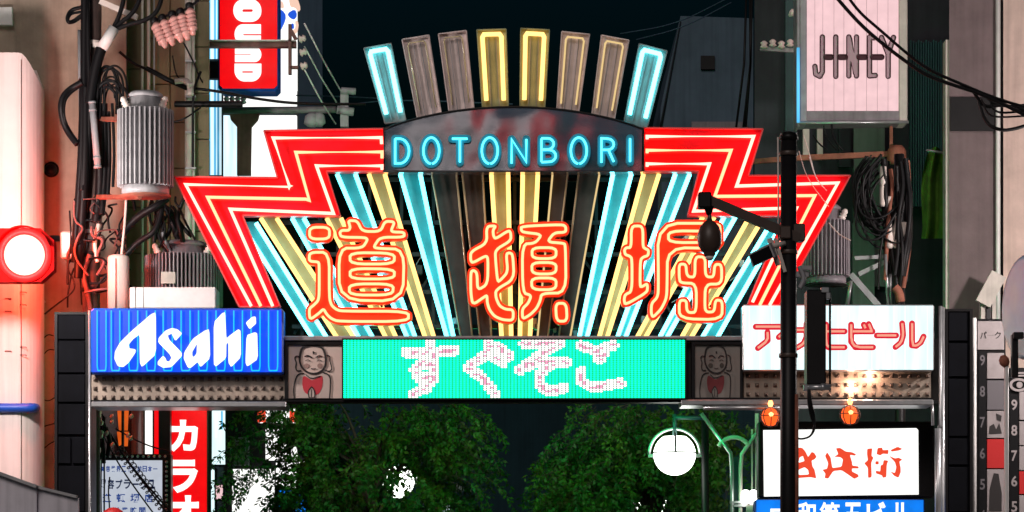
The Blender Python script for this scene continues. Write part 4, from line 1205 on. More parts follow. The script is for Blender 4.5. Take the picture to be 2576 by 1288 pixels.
for k in range(3):
    m = MB(); c = P(752 + k * 2, 100 + k * 34, 43.9); m.lathe([(.03, 0), (.06, .02), (.03, .05), (.055, .07), (.03, .1)], c, (1, 0, .3), 10); build(m, 'insulator', M['porcelain'], ca)
for k, (x, y0, tlt, s_) in enumerate(((392, 62, -.45, 1), (412, 55, -.42, 1), (436, 46, -.36, 1.08), (456, 40, -.3, 1.05), (478, 26, -.16, .9))):
    c = P(x, y0, 41.9)
    t = thing('fuse_cutout', ('leftmost', 'second from left', 'middle', 'fourth from left', 'rightmost, least tilted')[k] + ' of five porcelain fuse cutouts tinted as red-lit above the crossarm', 'insulator', c, 'row of porcelain fuse cutouts')
    ax = Vector((-tlt, -.35, -1)).normalized()
    prof = [(.03, -.03), (.05, .0)]
    for j in range(5): prof += [(.075 * s_, .03 + j * .06), (.078 * s_, .05 + j * .06), (.05 * s_, .06 + j * .06)]
    prof += [(.04, .34), (.03, .37)]
    m = MB(); m.lathe(prof, c, ax, 14); build(m, 'porcelain_body', M['redtintporcelain'], t)
    m = MB(); m.lathe([(.03, -.11), (.055, -.09), (.055, -.03), (.03, -.02)], c, ax, 12); m.bar(c - ax * .05, c - ax * .05 + Vector((.12, .05, .1)), .03, .03); build(m, 'clamp', M['darkmetal'], t)
cables('spliced_cable', 'black cable with pale splices crossing under the crossarm', 'cable', [
    ([(300, 130), (335, 160), (372, 175), (400, 192), (440, 212), (480, 222), (520, 226), (560, 232), (640, 248), (750, 262), (920, 262)], .02),
    ([(368, 172), (392, 184), (420, 200), (452, 214), (470, 222)], .035), ([(440, 262), (520, 262), (610, 262)], .045, .3), ([(505, 180), (486, 226), (485, 290), (485, 420)], .018), ([(462, 108), (484, 150), (500, 190), (510, 208)], .012), ([(434, 140), (442, 190), (462, 206)], .01),
    ([(388, 270), (405, 300), (440, 308), (470, 296), (505, 270)], .012), ([(440, 205), (470, 202), (478, 215)], .04, -.1, 'porcelain'), ([(478, 215), (480, 238)], .045, -.1, 'porcelain')], 42.8)
cp = thing('steel_crossarm', 'brown steel post with gussets and a pinkish pipe arm above the left red wing', 'crossarm', P(618, 440, 46))
m = MB(); m.pprism([[(575, 272), (655, 272), (648, 300), (632, 318), (630, 440), (596, 440), (596, 318), (580, 300)]], 45.6, .12); build(m, 'gusset_post', M['brownsteel'], cp)
m = MB(); m.tube([P(560, 278, 45.5), P(845, 276, 45.5)], .05, 10); build(m, 'pipe_arm', M['purplesteel'], cp)
m = MB(); m.pbox(856, 226, 876, 318, 45.4, .12); m.tube([P(858, 228, 45.4), P(895, 230, 45.4)], .05, 8); m.tube([P(848, 276, 45.4), P(890, 282, 45.4)], .06, 8); build(m, 'end_insulators', M['greysteel'], cp)
m = MB(); m.lathe([(.05, 0), (.12, .05), (.1, .16), (.05, .2)], P(785, 320, 45.5), n=12); m.lathe([(.05, 0), (.1, .05), (.08, .16), (.04, .2)], P(802, 318, 45.5), n=12); build(m, 'end_caps', M['greysteel'], cp)
for k in range(4):
    m = MB(); m.lathe([(.02, 0), (.05, .02), (.03, .05), (.045, .08), (.02, .11)], P(570 + k * 14, 262, 45.4), n=10); build(m, 'insulator', M['greysteel'], cp)
for k, (a, b) in enumerate((((766, 59), (859, 232)), ((766, 117), (846, 257)), ((766, 175), (844, 312)))):
    m = MB(); A, B = P(*a, 44), P(*b, 45.4); m.tube([A, A.lerp(B, .5) + Vector((0, 0, -.03)), B], .011, 6)
    tag(build(m, 'overhead_wire', M['white']), ('topmost', 'middle', 'lowest')[k] + ' of three pale thin wires slanting down to the pipe arm', 'wire', 'slanting pale wires')
for k, (pts, y) in enumerate((([(880, 262), (1000, 250), (1290, 262)], 50), ([(1560, 85), (1700, 62), (1822, 0), (1900, -40)], 60), ([(1600, 100), (1720, 70), (1840, 6)], 60.3), ([(745, 240), (900, 244), (980, 250)], 52))):
    m = MB(); m.tube(chaikin([P(a, b, y) for a, b in pts], 3, False), .012, 5)
    tag(build(m, 'overhead_wire', M['navywall']), ['dim wire passing behind the arched name board', 'dim upper wire reaching up right of the crown of rays', 'dim lower wire reaching up right of the crown of rays', 'dim wire left of the crown of rays'][k], 'wire', 'dim wires against the night sky')
for k, (x0, x1) in enumerate(((1878, 1866), (1892, 1884), (1886, 1890))):
    m = MB(); m.tube([P(x0, -30, 55), P((x0 + x1) / 2, 160, 55), P(x1 - 14, 320, 55)], .02, 6)
    tag(build(m, 'riser_cable', M['darkmetal']), ('leftmost', 'rightmost', 'middle')[k] + ' dark riser cable along the edge of the dim windowless building', 'cable', 'dark riser cables')
# ------------------------------------------------------------------ red vertical sign
rs = thing('vertical_sign', 'red vertical sign with fat white letters turned sideways, upper left', 'sign', P(625, 225, 44.7))
m = MB(); m.pbox(548, -420, 700, 228, 44.7, .5, .05); build(m, 'box', M['bluepaint'], rs)
m = MB(); q = [(553, -415), (697, -415), (697, 214), (689, 222), (561, 222), (553, 214)]; m.pprism([q], 44.685, .02); build(m, 'face', M['red_sign'], rs)
def rrect(x0, y0, x1, y1, r):
    o = []
    for cx, cy, a0 in ((x1 - r, y0 + r, -90), (x1 - r, y1 - r, 0), (x0 + r, y1 - r, 90), (x0 + r, y0 + r, 180)): o += ell(cx, cy, r, r, 6, a0, a0 + 90)
    return o
RND = [[rrect(589, -62, 656, -8, 24), rrect(612, -38, 634, -33, 2)],
       [rrect(587, -2, 657, 54, 26), rrect(609, 22, 636, 30, 4)],
       [ell(610, 86, 20, 25, 14, 270, 90)[::1] + [(656, 111), (656, 89), (613, 89), (610, 86.5), (613, 84.5), (656, 84.5), (656, 61)]],
       [[(591, 117), (640, 117)] + ell(640, 136, 17, 19, 12, -90, 90) + [(591, 155), (591, 137.5), (630, 137.5), (632, 136), (630, 134.5), (591, 134.5)]],
       [[(590, 160), (657, 160), (657, 178)] + ell(632, 178, 25, 26, 8, 0, 90) + ell(615, 178, 25, 26, 8, 90, 180), [(609, 178), (636, 178), (636, 183), (609, 183)]]]
for l in RND:
    m = MB(); m.pprism(l, 44.65, .034); build(m, 'letter', M['white_sign'], rs)

# ------------------------------------------------------------------ pink sign box with tube letters
jy = 45
js = thing('sign_box', 'pale pink glowing sign box with dark outlined letters and a metal frame, upper right', 'sign', P(2145, 312, jy))
m = MB(); m.pbox(2030, -420, 2262, 278, jy + .02, .4); build(m, 'face', M['pink_sign'], js)
for a, b, c_, d_, nm, mt in ((2012, -420, 2030, 312, 'side_frame', 'greysteel'), (2262, -420, 2283, 308, 'side_frame', 'conduit'), (2004, -420, 2012, 318, 'outer_edge', 'steel')):
    m = MB(); m.pbox(a, c_ * 0 + b, c_, d_, jy - .06, .5, .012); build(m, nm, M[mt], js)
m = MB(); m.pprism([[(2030, 279), (2262, 279), (2284, 308), (2012, 312)]], jy - .05, .45); build(m, 'bottom_frame', M['purplesteel'], js)
m = MB(); m.tube([P(2005, 309, jy - .09), P(2286, 307, jy - .09)], .02, 8); build(m, 'bottom_lip', M['alu'], js)
m = MB(); m.tube([P(2008, 120, jy - .1), P(2008, 309, jy - .1)], .022, 6); build(m, 'edge_tube', M['blue_strip'], js)
m = MB()
for k, x in enumerate((2050, 2070, 2098, 2123, 2151, 2180, 2207, 2234)): m.pbox(x - .4, -300, x + .4, 281, jy + .012, .02)
o = build(m, 'face_ribs', M['mauveletter'], js); o['kind'] = 'stuff'
jz = lambda pts: [(1999 + a * .2083, 67 + b * .2083) for a, b in pts]
JN = [[[(335, 125), (335, 545), (305, 600), (255, 575), (245, 480)]], [[(497, 125), (497, 600)]], [[(655, 125), (655, 595)], [(665, 150), (735, 560)], [(747, 125), (747, 595)]],
      [[(905, 125), (905, 595), (975, 590)], [(905, 130), (960, 135)]], [[(1050, 130), (1130, 330), (1130, 600)], [(1195, 130), (1130, 330)]],
      [[(385, 368), (440, 368)]], [[(550, 368), (610, 368)]], [[(785, 368), (850, 368)]], [[(950, 368), (1050, 368)]]]
for k, st in enumerate(JN):
    st = [jz(s_) for s_ in st]
    bd = stroke_body(st, 5.6 if k < 5 else 6.5)
    m = MB()
    for b in bd: m.pprism(b, jy - .02, .035)
    l = build(m, 'letter' if k < 5 else 'letter_bar', M['mauveletter'] if k < 5 else M['maroon'], js)
    m = MB()
    for b in bd:
        for lp in b: m.tube([P(u, v, jy - .035) for u, v in lp], .0085, 6, closed=True)
    build(m, 'outline_tube', M['maroon'], l)
sb = thing('sign_bracket', 'rusty pipe bracket below the pink sign box', 'bracket', P(2200, 405, 45.3))
m = MB(); m.bar(P(1880, 408, 45.3), P(2000, 398, 45.3), .07, .07); m.bar(P(2000, 398, 45.3), P(2268, 386, 45.3), .075, .075); build(m, 'pipe', M['rust'], sb)
m = MB(); m.pbox(2238, 312, 2246, 400, 45.25, .05); m.lathe([(.1, -.1), (.14, -.05), (.13, .1), (.08, .16)], P(2256, 395, 45.2), n=10); build(m, 'hanger', M['rust'], sb)
cables('hanging_leads', 'two black leads hooking down below the pink sign box', 'cable', [([(2072, 316), (2078, 345), (2092, 365), (2105, 376)], .012), ([(2092, 312), (2094, 340), (2106, 362), (2120, 378)], .016), ([(2045, 340), (2060, 362), (2080, 376)], .012)], 44.9)
# right utility pole hidden in cables
rp = thing('utility_pole', 'slim dark utility pole wrapped in cables behind the white beer sign', 'utility pole', (P(2268, 0, 43).x, 43, 0))
m = MB(); m.tube([(P(2268, 0, 43).x, 43, 0), P(2262, 388, 43)], .07, 12); build(m, 'shaft', M['darkmetal'], rp)
for x, y0, y1, mt in ((2222, 420, 520, 'porcelain'), (2238, 560, 625, 'porcelain'), (2255, 545, 625, 'porcelain'), (2273, 560, 640, 'porcelain'), (2238, 495, 520, 'porcelain')):
    m = MB(); m.lathe([(.035, 0), (.05, .03), (.05, .5 * (y1 - y0) * K * 43), (.04, .52 * (y1 - y0) * K * 43), (.05, .55 * (y1 - y0) * K * 43), (.045, (y1 - y0) * K * 43)], P(x, y1, 42.7), n=10); build(m, 'cable_sleeve', M[mt], rp)
m = MB(); m.bar(P(2150, 650, 42.8), P(2235, 645, 42.8), .05, .05); m.bar(P(2160, 690, 42.8), P(2235, 655, 42.8), .06, .06); m.bar(P(2140, 690, 42.8), P(2210, 770, 42.8), .08, .06); build(m, 'brace', M['greysteel'], rp)
m = MB(); m.tube([P(2228, 640, 42.7), P(2234, 770, 42.7)], .022, 8); build(m, 'riser', M['steel'], rp)
m = MB(); m.tube([P(2240, 690, 42.7), P(2241, 770, 42.7)], .018, 8); build(m, 'riser', M['steel'], rp)
m = MB(); m.tube([P(2120, 720, 42.7), P(2140, 712, 42.6), P(2130, 770, 42.7)], .03, 8); build(m, 'riser', M['steel'], rp)
m = MB(); m.tube(chaikin([P(2266, 760, 42.6), P(2262, 735, 42.6), P(2250, 722, 42.6)], 2, False), .06, 8); build(m, 'rust_elbow', M['rust'], rp)
R3 = random.Random(5); ct = []
for k in range(34):
    x0 = R3.uniform(2148, 2200); y0 = R3.uniform(415, 480)
    ct.append(([(x0 + 30, y0 - 30), (x0 - 8, y0 + 20), (x0 + R3.uniform(-5, 20), y0 + R3.uniform(70, 130)), (x0 + R3.uniform(45, 80), y0 + R3.uniform(100, 160)), (x0 + R3.uniform(80, 110), y0 + R3.uniform(40, 120))], R3.uniform(.006, .021), R3.uniform(-.1, .3), R3.choice(['black', 'black', 'black', 'darkmetal'])))
cables('cable_tangle', 'large hanging tangle of black cables beside the right red wing', 'cable', ct, 42.7)
ct = []
for k in range(16):
    x0 = R3.uniform(2222, 2285); pts = [(x0, R3.uniform(395, 440))]
    for j in range(5): x0 += R3.uniform(-12, 12); pts.append((x0, pts[-1][1] + R3.uniform(45, 80)))
    ct.append((pts, R3.uniform(.012, .045), R3.uniform(-.2, .1), R3.choice(['black', 'black', 'darkmetal', 'rust'])))
cables('cable_bunch', 'upright bunch of dark cables along the slim right utility pole', 'cable', ct, 42.8)
cables('thin_wire', 'thin pale wire slanting over the tip of the right red wing', 'cable', [([(2022, 340), (2040, 400), (2050, 440)], .006, 0, 'porcelain'), ([(2085, 560), (2110, 590), (2140, 605)], .007, 0, 'porcelain'), ([(2010, 380), (2030, 450), (2085, 520)], .005, 0, 'porcelain'), ([(2036, 395), (2052, 450), (2080, 480)], .006, 0, 'white')], 39.5)
m = MB(); m.bar(P(1912, 122, 46), P(2006, 128, 46), .06, .06)
ab = thing('insulator_arm', 'small pale arm with knobs left of the pink sign box', 'crossarm', P(1960, 125, 46)); build(m, 'arm', M['greysteel'], ab)
for k in range(4):
    m = MB(); m.lathe([(.02, 0), (.06, .02), (.035, .05), (.055, .08), (.02, .11)], P(1922 + k * 22, 122 - (k % 2) * 4, 45.95), n=10); build(m, 'insulator', M['porcelain'], ab)
m = MB(); m.lathe([(.02, 0), (.05, .06), (.05, .1), (.02, .12)], P(1985, 40, 46), (.6, -.4, .5), 10); build(m, 'spot_lamp', M['porcelain'], ab)
# green canvas hanging in front of the teal shutter
m = MB()
gc = thing('green_canvas', 'bright green canvas hanging in front of the teal shutters', 'awning', P(2345, 600, 46.5))
nu, nv = 16, 14
for j in range(nv + 1):
    for i in range(nu + 1):
        u, v = i / nu, j / nv
        px = 2312 + 64 * u + (1 - v) * 18 * (1 - u) - 6 * math.sin(v * 5); pyy = 395 + v * 205 - 26 * math.sin(u * math.pi) * (1 - v)
        m.v.append(tuple(P(px, pyy, 46.6 + .14 * math.sin(u * 9 + v * 3) + .1 * math.sin(v * 6))))
for j in range(nv):
    for i in range(nu):
        a = j * (nu + 1) + i; m.f.append((a, a + 1, a + nu + 2, a + nu + 1)); m.m.append(0); m.sm.append(True)
build(m, 'canvas', M['green'], gc)
m = MB(); m.tube([P(2330, 378, 46.5), P(2376, 385, 46.5)], .02, 8); build(m, 'rail', M['steel'], gc)

# black wires across the top right
for k, (pts, r, lb) in enumerate((([(2085, -30), (2128, 22), (2175, 72), (2230, 118), (2275, 152), (2330, 190), (2400, 215), (2470, 236), (2600, 300)], .022, 'lower black wire crossing the pink sign box'),
                                  ([(2118, -30), (2160, 30), (2210, 72), (2285, 138), (2340, 178), (2420, 212), (2500, 246), (2600, 276)], .018, 'upper black wire crossing the pink sign box'))):
    m = MB(); m.tube(chaikin([P(a, b, 38) for a, b in pts], 3, False), r, 8)
    tag(build(m, 'overhead_wire', M['black']), lb, 'wire', 'black wires over the pink sign box')
cables('wire_knot', 'knot of black wires gathered at the right edge of the frame', 'cable', [
    ([(2450, 232), (2470, 262), (2490, 270), (2520, 262), (2600, 282)], .022), ([(2462, 255), (2480, 310), (2510, 326), (2540, 328), (2600, 310)], .022), ([(2478, 240), (2500, 262), (2540, 268), (2600, 262)], .016),
    ([(2470, 250), (2485, 290), (2520, 296), (2600, 290)], .012), ([(2490, 250), (2500, 280), (2530, 285), (2600, 276)], .014), ([(2500, 250), (2520, 256), (2560, 280), (2600, 288)], .014)], 38.4)

# ------------------------------------------------------------------ dark street pole with its fittings (in front of the gate)
sy = 30
sp = thing('street_pole', 'dark street pole standing in front of the right end of the gate', 'pole', (P(1983, 0, sy).x, sy, 0))
m = MB(); m.tube([(P(1983, 0, sy).x, sy, 0), P(1984, 352, sy)], 22 * K * sy, 16, r1=20 * K * sy); build(m, 'shaft', M['darkmetal'], sp)
m = MB(); m.lathe([(.088, 0), (.09, .03), (.075, .06), (.08, .062), (.02, .08)], P(1984, 352, sy), n=16); build(m, 'cap', M['darkmetal'], sp)
for v in (392, 640, 900): m = MB(); m.lathe([(.086, 0), (.089, .005), (.089, .035), (.086, .04)], P(1983, v, sy), n=16); build(m, 'band', M['lampbrown'], sp)
m = MB(); m.tube([P(1957, 345, sy - .03), P(1958, 500, sy - .03), P(1958, 640, sy - .03)], .008, 6); build(m, 'thin_conduit', M['porcelain'], sp)
m = MB(); m.tube([P(2003, 992, sy - .04), P(2004, 1200, sy - .04), P(2004, 1420, sy - .04)], .02, 8); build(m, 'side_conduit', M['rust'], sp)
m = MB(); m.pbox(1990, 562, 2026, 606, sy - .06, .16, .01); m.pbox(1962, 568, 1990, 600, sy - .1, .2, .01); build(m, 'arm_clamp', M['lampbrown'], sp)
m = MB(); m.bar(P(1775, 500, sy - .08), P(2010, 600, sy - .02), .088, .09); build(m, 'lamp_arm', M['lampbrown'], sp)
m = MB(); m.pbox(1757, 482, 1790, 522, sy - .16, .16, .012); m.lathe([(.05, 0), (.035, -.05), (.02, -.08)], P(1783, 520, sy - .08), n=12); build(m, 'arm_end_block', M['black'], sp)
dl = thing('hanging_lamp', 'brown egg-shaped lamp hanging from the arm of the dark street pole', 'lamp', P(1785, 640, sy - .08))
c = P(1785, 600, sy - .08)
m = MB(); m.lathe([(.012, .29), (.02, .20), (.028, .17)], c, n=12); build(m, 'stem', M['lampbrown'], dl)
u_ = K * sy
m = MB(); m.lathe([(.02, 46 * u_), (14 * u_, 42 * u_), (24 * u_, 30 * u_), (30 * u_, 12 * u_), (31 * u_, -4 * u_), (28 * u_, -20 * u_), (20 * u_, -32 * u_), (15 * u_, -36 * u_), (15 * u_, -40 * u_), (13 * u_, -44 * u_), (.01, -45 * u_)], c, n=28); build(m, 'body', M['lampbrown'], dl)
m = MB(); m.lathe([(12 * u_, 0), (10 * u_, -6 * u_), (5 * u_, -10 * u_), (.002, -11 * u_)], c + Vector((0, 0, -45 * u_)), n=16); build(m, 'glass', M['porcelain'], dl)
cc = thing('camera_housing', 'grey box camera with a dark front hanging beside the dark street pole', 'camera', P(1915, 668, sy - .2))
m = MB()
q0 = [P(1882, 640, sy - .3), P(1936, 612, sy - .3), P(1950, 646, sy - .3), P(1894, 672, sy - .3)]
q1 = [p + Vector((.06, .28, .05)) for p in q0]
m.add(q0 + q1, [(0, 1, 2, 3), (7, 6, 5, 4), (0, 4, 5, 1), (1, 5, 6, 2), (2, 6, 7, 3), (3, 7, 4, 0)]); build(m, 'housing', M['greysteel'], cc)
m = MB(); qq = [P(1886, 642, sy - .308), P(1934, 618, sy - .308), P(1945, 645, sy - .308), P(1896, 667, sy - .308)]; m.add(qq, [(0, 3, 2, 1)]); build(m, 'front_glass', M['glassdark'], cc)
m = MB(); m.bar(P(1936, 600, sy - .15), P(1958, 668, sy - .1), .05, .03); m.bar(P(1950, 600, sy - .12), P(1975, 684, sy - .1), .03, .03); m.tube([P(1945, 618, sy - .15), P(1974, 612, sy - .1)], .025, 8); build(m, 'bracket', M['conduit'], cc)
sg = thing('signal_box', 'tall dark box seen side-on beside the dark street pole', 'signal box', P(2056, 978, sy + .1))
m = MB(); m.pbox(2030, 728, 2078, 968, sy, .28, .012); build(m, 'box_body', M['darkmetal'], sg)
m = MB(); m.tube([P(2088, 742, sy + .05), P(2088, 985, sy + .05)], .011, 6); build(m, 'side_rod', M['darkmetal'], sg)
m = MB(); m.pbox(2066, 722, 2086, 736, sy - .02, .08, .006); m.pbox(2078, 736, 2090, 752, sy - .02, .06, .006); build(m, 'top_clamp', M['alu'], sg)
m = MB(); m.tube([P(2026, 975, sy), P(2090, 974, sy)], .028, 10); m.lathe([(.035, -.02), (.035, .02)], P(2070, 974, sy), (1, 0, 0), 12); m.pbox(2022, 966, 2032, 982, sy - .03, .06, .005); build(m, 'bottom_clamp', M['alu'], sg)
m = MB(); m.bar(P(1990, 690, sy), P(2034, 690, sy), .05, .05); m.tube(chaikin([P(2010, 670, sy - .05), P(2025, 700, sy - .05), P(2012, 725, sy - .05)], 2, False), .022, 8); m.pbox(2010, 668, 2042, 678, sy - .06, .1); build(m, 'upper_bracket', M['greysteel'], sg)
m = MB()
for k in range(3): m.tube(chaikin([P(2033 + k * 2, 978, sy), P(2032 + k * 4, 1010, sy - .03), P(2040 + k * 5, 1050, sy), P(2052 - k * 2, 1075, sy), P(2040, 1098, sy), P(2018, 1105, sy), P(2003, 1102, sy)], 3, False), .009, 6)
build(m, 'lead', M['black'], sg)

# ------------------------------------------------------------------ white brush sign, blue sign below the gate on the right
yq = 41.2
wb = thing('brush_letter_sign', 'white backlit sign with red brush characters behind the dark street pole', 'sign', P(2115, 1250, yq))
m = MB(); m.pbox(1908, 1060, 2350, 1252, yq, .35, .02); build(m, 'box', M['darkmetal'], wb)
m = MB(); fc_ = [(1920, 1082), (2305, 1077), (2310, 1082), (2311, 1244), (1922, 1249)]; m.pprism([fc_], yq - .012, .02); build(m, 'face', M['white_sign'], wb)
bz = lambda pts: [(1851.4 + a * .2187, 1033 + b * .2187) for a, b in pts]
BR = [[[(560, 470), (640, 430), (760, 425), (800, 470), (830, 535), (870, 475), (900, 485), (928, 530), (905, 560), (870, 575), (880, 640), (905, 680), (925, 780), (860, 765), (720, 775), (560, 790)], [(730, 540), (770, 520), (790, 580), (720, 600)], [(720, 680), (790, 650), (830, 680), (840, 735), (720, 740)]],
      [[(1150, 432), (1200, 428), (1262, 470), (1335, 478), (1382, 502), (1370, 518), (1310, 508), (1335, 590), (1340, 632), (1405, 640), (1415, 665), (1335, 665), (1335, 700), (1405, 735), (1412, 760), (1362, 786), (1290, 735), (1215, 685), (1120, 695), (1062, 782), (1020, 775), (1030, 725), (995, 680), (1048, 668), (1062, 605), (1025, 520), (1050, 478), (1090, 540), (1100, 610), (1110, 660), (1215, 645), (1232, 560), (1200, 535), (1130, 530), (1178, 500)]],
      [[(1510, 440), (1568, 432), (1560, 520), (1582, 540), (1556, 600), (1562, 765), (1520, 775), (1518, 655), (1475, 605), (1518, 570), (1508, 500)], [(1630, 430), (1680, 425), (1690, 455), (1755, 450), (1752, 500), (1690, 495), (1660, 515), (1618, 500)],
       [(1605, 582), (1642, 582), (1642, 618), (1605, 618)], [(1700, 568), (1752, 575), (1735, 625), (1730, 765), (1690, 772), (1680, 745), (1610, 722), (1610, 690), (1660, 700), (1665, 630), (1690, 620)],
       [(1780, 452), (1860, 415), (1915, 440), (1880, 458), (1790, 472)], [(1760, 520), (1830, 550), (1872, 540), (1915, 565), (1880, 585), (1895, 660), (1895, 710), (1870, 772), (1820, 750), (1778, 700), (1828, 718), (1845, 650), (1828, 590)]]]
for ch in BR:
    m = MB()
    for l in ([ch] if len(ch) == 3 else [[l] for l in ch]):
        m.pprism([chaikin(bz(p), 1, q=.13) for p in l], yq - .02, .012)
    build(m, 'character', M['red_brush'], wb)
bb = thing('blue_sign', 'blue glowing sign with white characters cut off by the bottom edge', 'sign', P(2115, 1330, yq))
m = MB(); m.pbox(1900, 1256, 2326, 1345, yq - .05, .4, .02); build(m, 'box', M['bluepaint'], bb)
m = MB(); m.pbox(1903, 1258, 2323, 1342, yq - .062, .01); build(m, 'face', M['blue_sign'], bb)
for g_, bx in zip(glyphs('中和第五ビル', .022), ((1938, 1268, 1998, 1330), (2006, 1263, 2052, 1330), (2062, 1263, 2112, 1330), (2124, 1264, 2168, 1330), (2180, 1262, 2228, 1330), (2242, 1264, 2292, 1330))):
    m = MB(); put_glyph(m, g_, bx, yq - .066); build(m, 'character', M['white_sign'], bb)

# ------------------------------------------------------------------ signs under the gate on the left
ks = thing('karaoke_sign', 'red vertical karaoke sign with white katakana under the gate', 'sign', P(472, 1600, 42.8))
m = MB(); m.pbox(408, 1000, 524, 1600, 42.8, .4, .02); build(m, 'box', M['darkmetal'], ks)
m = MB(); m.pbox(412, 1004, 520, 1596, 42.785, .02); build(m, 'face', M['red_sign'], ks)
for g_, bx in zip(glyphs('カラオケ', .045), ((424, 1056, 498, 1136), (424, 1156, 498, 1240), (424, 1246, 500, 1330), (424, 1350, 500, 1430))):
    m = MB(); put_glyph(m, g_, bx, 42.775); build(m, 'character', M['white_sign'], ks)
kp = thing('dark_post', 'dark post covering the left edge of the red karaoke sign', 'post', (P(415, 0, 42.5).x, 42.5, 0))
m = MB(); m.box(P(399, 0, 42.5).x, P(428, 0, 42.5).x, 42.5, 42.7, 0, P(0, 1000, 42.5).z); build(m, 'shaft', M['darkmetal'], kp)
nbd = thing('notice_board', 'pale backlit notice board with blue Japanese writing and a frame of small studs', 'sign', P(335, 1300, 42.2))
m = MB(); m.pbox(246, 1142, 430, 1420, 42.2, .25, .01); build(m, 'box', M['darkmetal'], nbd)
m = MB(); m.pbox(250, 1158, 408, 1410, 42.19, .02); build(m, 'face', M['board_lit'], nbd)
m = MB()
for k in range(13): m.lathe([(.02, 0), (.018, -.02), (.001, -.03)], P(250 + k * 13.8, 1148, 42.2), (0, 1, 0), 8)
for k in range(15): m.lathe([(.02, 0), (.018, -.02), (.001, -.03)], P(419, 1162 + k * 12, 42.2), (0, 1, 0), 8)
o = build(m, 'frame_studs', M['steel'], nbd); o['kind'] = 'stuff'
def line(text, boxes_x, y0, y1, mt, nm):
    for g_, (a, b) in zip(glyphs(text, .03), boxes_x):
        m = MB(); put_glyph(m, g_, (a, y0, b, y1), 42.185); build(m, nm, M[mt], nbd)
M['navyink'] = glow('navy_print_backlit', (0.0, 0.035, 0.22))
M['darkink'] = glow('dark_print_backlit', (0.0, 0.01, 0.05))
line('美容業界二十年前日本一', [(253 + k * 13.2, 264 + k * 13.2) for k in range(11)], 1172, 1187, 'navyink', 'small_character')
line('理容プラージュ', [(250 + k * 20.5, 267 + k * 20.5) for k in range(7)], 1206, 1230, 'darkink', 'character')
line('道頓堀店', [(258 + k * 35, 280 + k * 35) for k in range(4)], 1242, 1264, 'navyink', 'character')
line('営業時間', [(284 + k * 22, 300 + k * 22) for k in range(4)], 1276, 1292, 'navyink', 'character')
lp = thing('tube_post', 'pale lit post and red bar standing above the notice board', 'lit post', P(375, 1140, 42.5))
m = MB(); m.pbox(365, 1000, 383, 1500, 42.5, .2); build(m, 'white_tube', M['white_sign'], lp)
m = MB(); m.pbox(388, 1000, 397, 1500, 42.5, .2); build(m, 'red_tube', M['red_sign'], lp)
m = MB(); m.pbox(383.5, 1000, 387.5, 1500, 42.52, .2); build(m, 'spine', M['black'], lp)
ob = thing('orange_banner', 'narrow orange glowing banner under the left end of the gate', 'banner', P(304, 1120, 42.6))
m = MB()
for (a, b) in ((1020, 1082), (1086, 1122)): m.pprism([[(294, a), (323, a), (320, b), (299, b)]], 42.55, .06)
build(m, 'cloth', M['orange_sign'], ob)
m = MB(); m.tube([P(309, 1000, 42.53), P(309, 1130, 42.53)], .02, 8); build(m, 'rod', M['darkmetal'], ob)
bc = thing('brown_column', 'dark brown rounded column with a shiny streak under the left end of the gate', 'column', (P(340, 0, 42.72).x, 42.72, 0))
m = MB(); m.lathe([(.085, 0), (.085, 4.9)], (P(345, 0, 42.72).x, 42.72, 0), n=20); build(m, 'shaft', mat('lacquer', (.10, .04, .035), .2), bc)
gp = thing('slim_column', 'slim tan column directly under the left end of the blue beer sign', 'column', (P(240, 0, 42).x, 42, 0))
m = MB(); m.box(P(233, 0, 42).x, P(251, 0, 42).x, 42, 42.2, 0, P(0, 1022, 42).z); build(m, 'shaft', M['conduit'], gp)
rd = thing('red_dome', 'dull red dome top rising from the bottom edge below the notice board', 'dome', P(285, 1300, 40))
m = MB(); c = P(285, 1302, 40); m.lathe([(.16, -.6), (.16, -.1), (.15, 0), (.12, .08), (.06, .12), (.001, .13)], c, n=24); build(m, 'dome', M['redpaint'], rd)
m = MB(); m.lathe([(.03, 0), (.03, -(c.z - .6))], c + Vector((0, 0, -.6)), n=10); build(m, 'post', M['darkmetal'], rd)
sc = []
R4 = random.Random(9)
for (x0, y0, x1, y1) in ((258, 1060, 420, 1290), (270, 1085, 440, 1300), (262, 1100, 400, 1310), (252, 1050, 255, 1290), (262, 1160, 262, 1300), (276, 1200, 275, 1290), (290, 1078, 425, 1135)):
    sc.append(([(x0, y0), ((x0 * 2 + x1) / 3 + R4.uniform(-4, 4), (y0 * 2 + y1) / 3 + 8), ((x0 + 2 * x1) / 3, (y0 + 2 * y1) / 3 + 8), (x1, y1)], R4.uniform(.007, .014)))
for k in range(2):     # spiral hangers
    pts = []
    for j in range(130):
        u = j / 129; a = u * 2 * math.pi * 16
        pts.append((290 + 125 * u + k * 9 + 5.5 * math.cos(a), 1130 + 165 * u - k * 10 + 5.5 * math.sin(a)))
    sc.append((pts, .0075))
for k in range(9): 
    x0 = R4.uniform(246, 268); y0 = R4.uniform(1040, 1100); sc.append(([(x0, y0), (x0 + R4.uniform(-6, 16), y0 + 30), (x0 + R4.uniform(-6, 20), y0 + 70)], R4.uniform(.012, .035)))
cables('spiral_cable', 'black spiral-hung cables sagging across the notice board', 'cable', sc, 41.9)
m = MB()
tw = thing('cable_clips', 'bright little cable clips above the notice board', 'cable clips', P(262, 1060, 41.7))
for k in range(11):
    p = P(R4.uniform(250, 282) + (k > 7) * 60, R4.uniform(1045, 1120), 41.7); m = MB(); m.lathe([(.01, -.03), (.025, -.01), (.025, .02), (.01, .04)], p, (.5, 0, 1), 8); build(m, 'clip', M['porcelain'], tw)

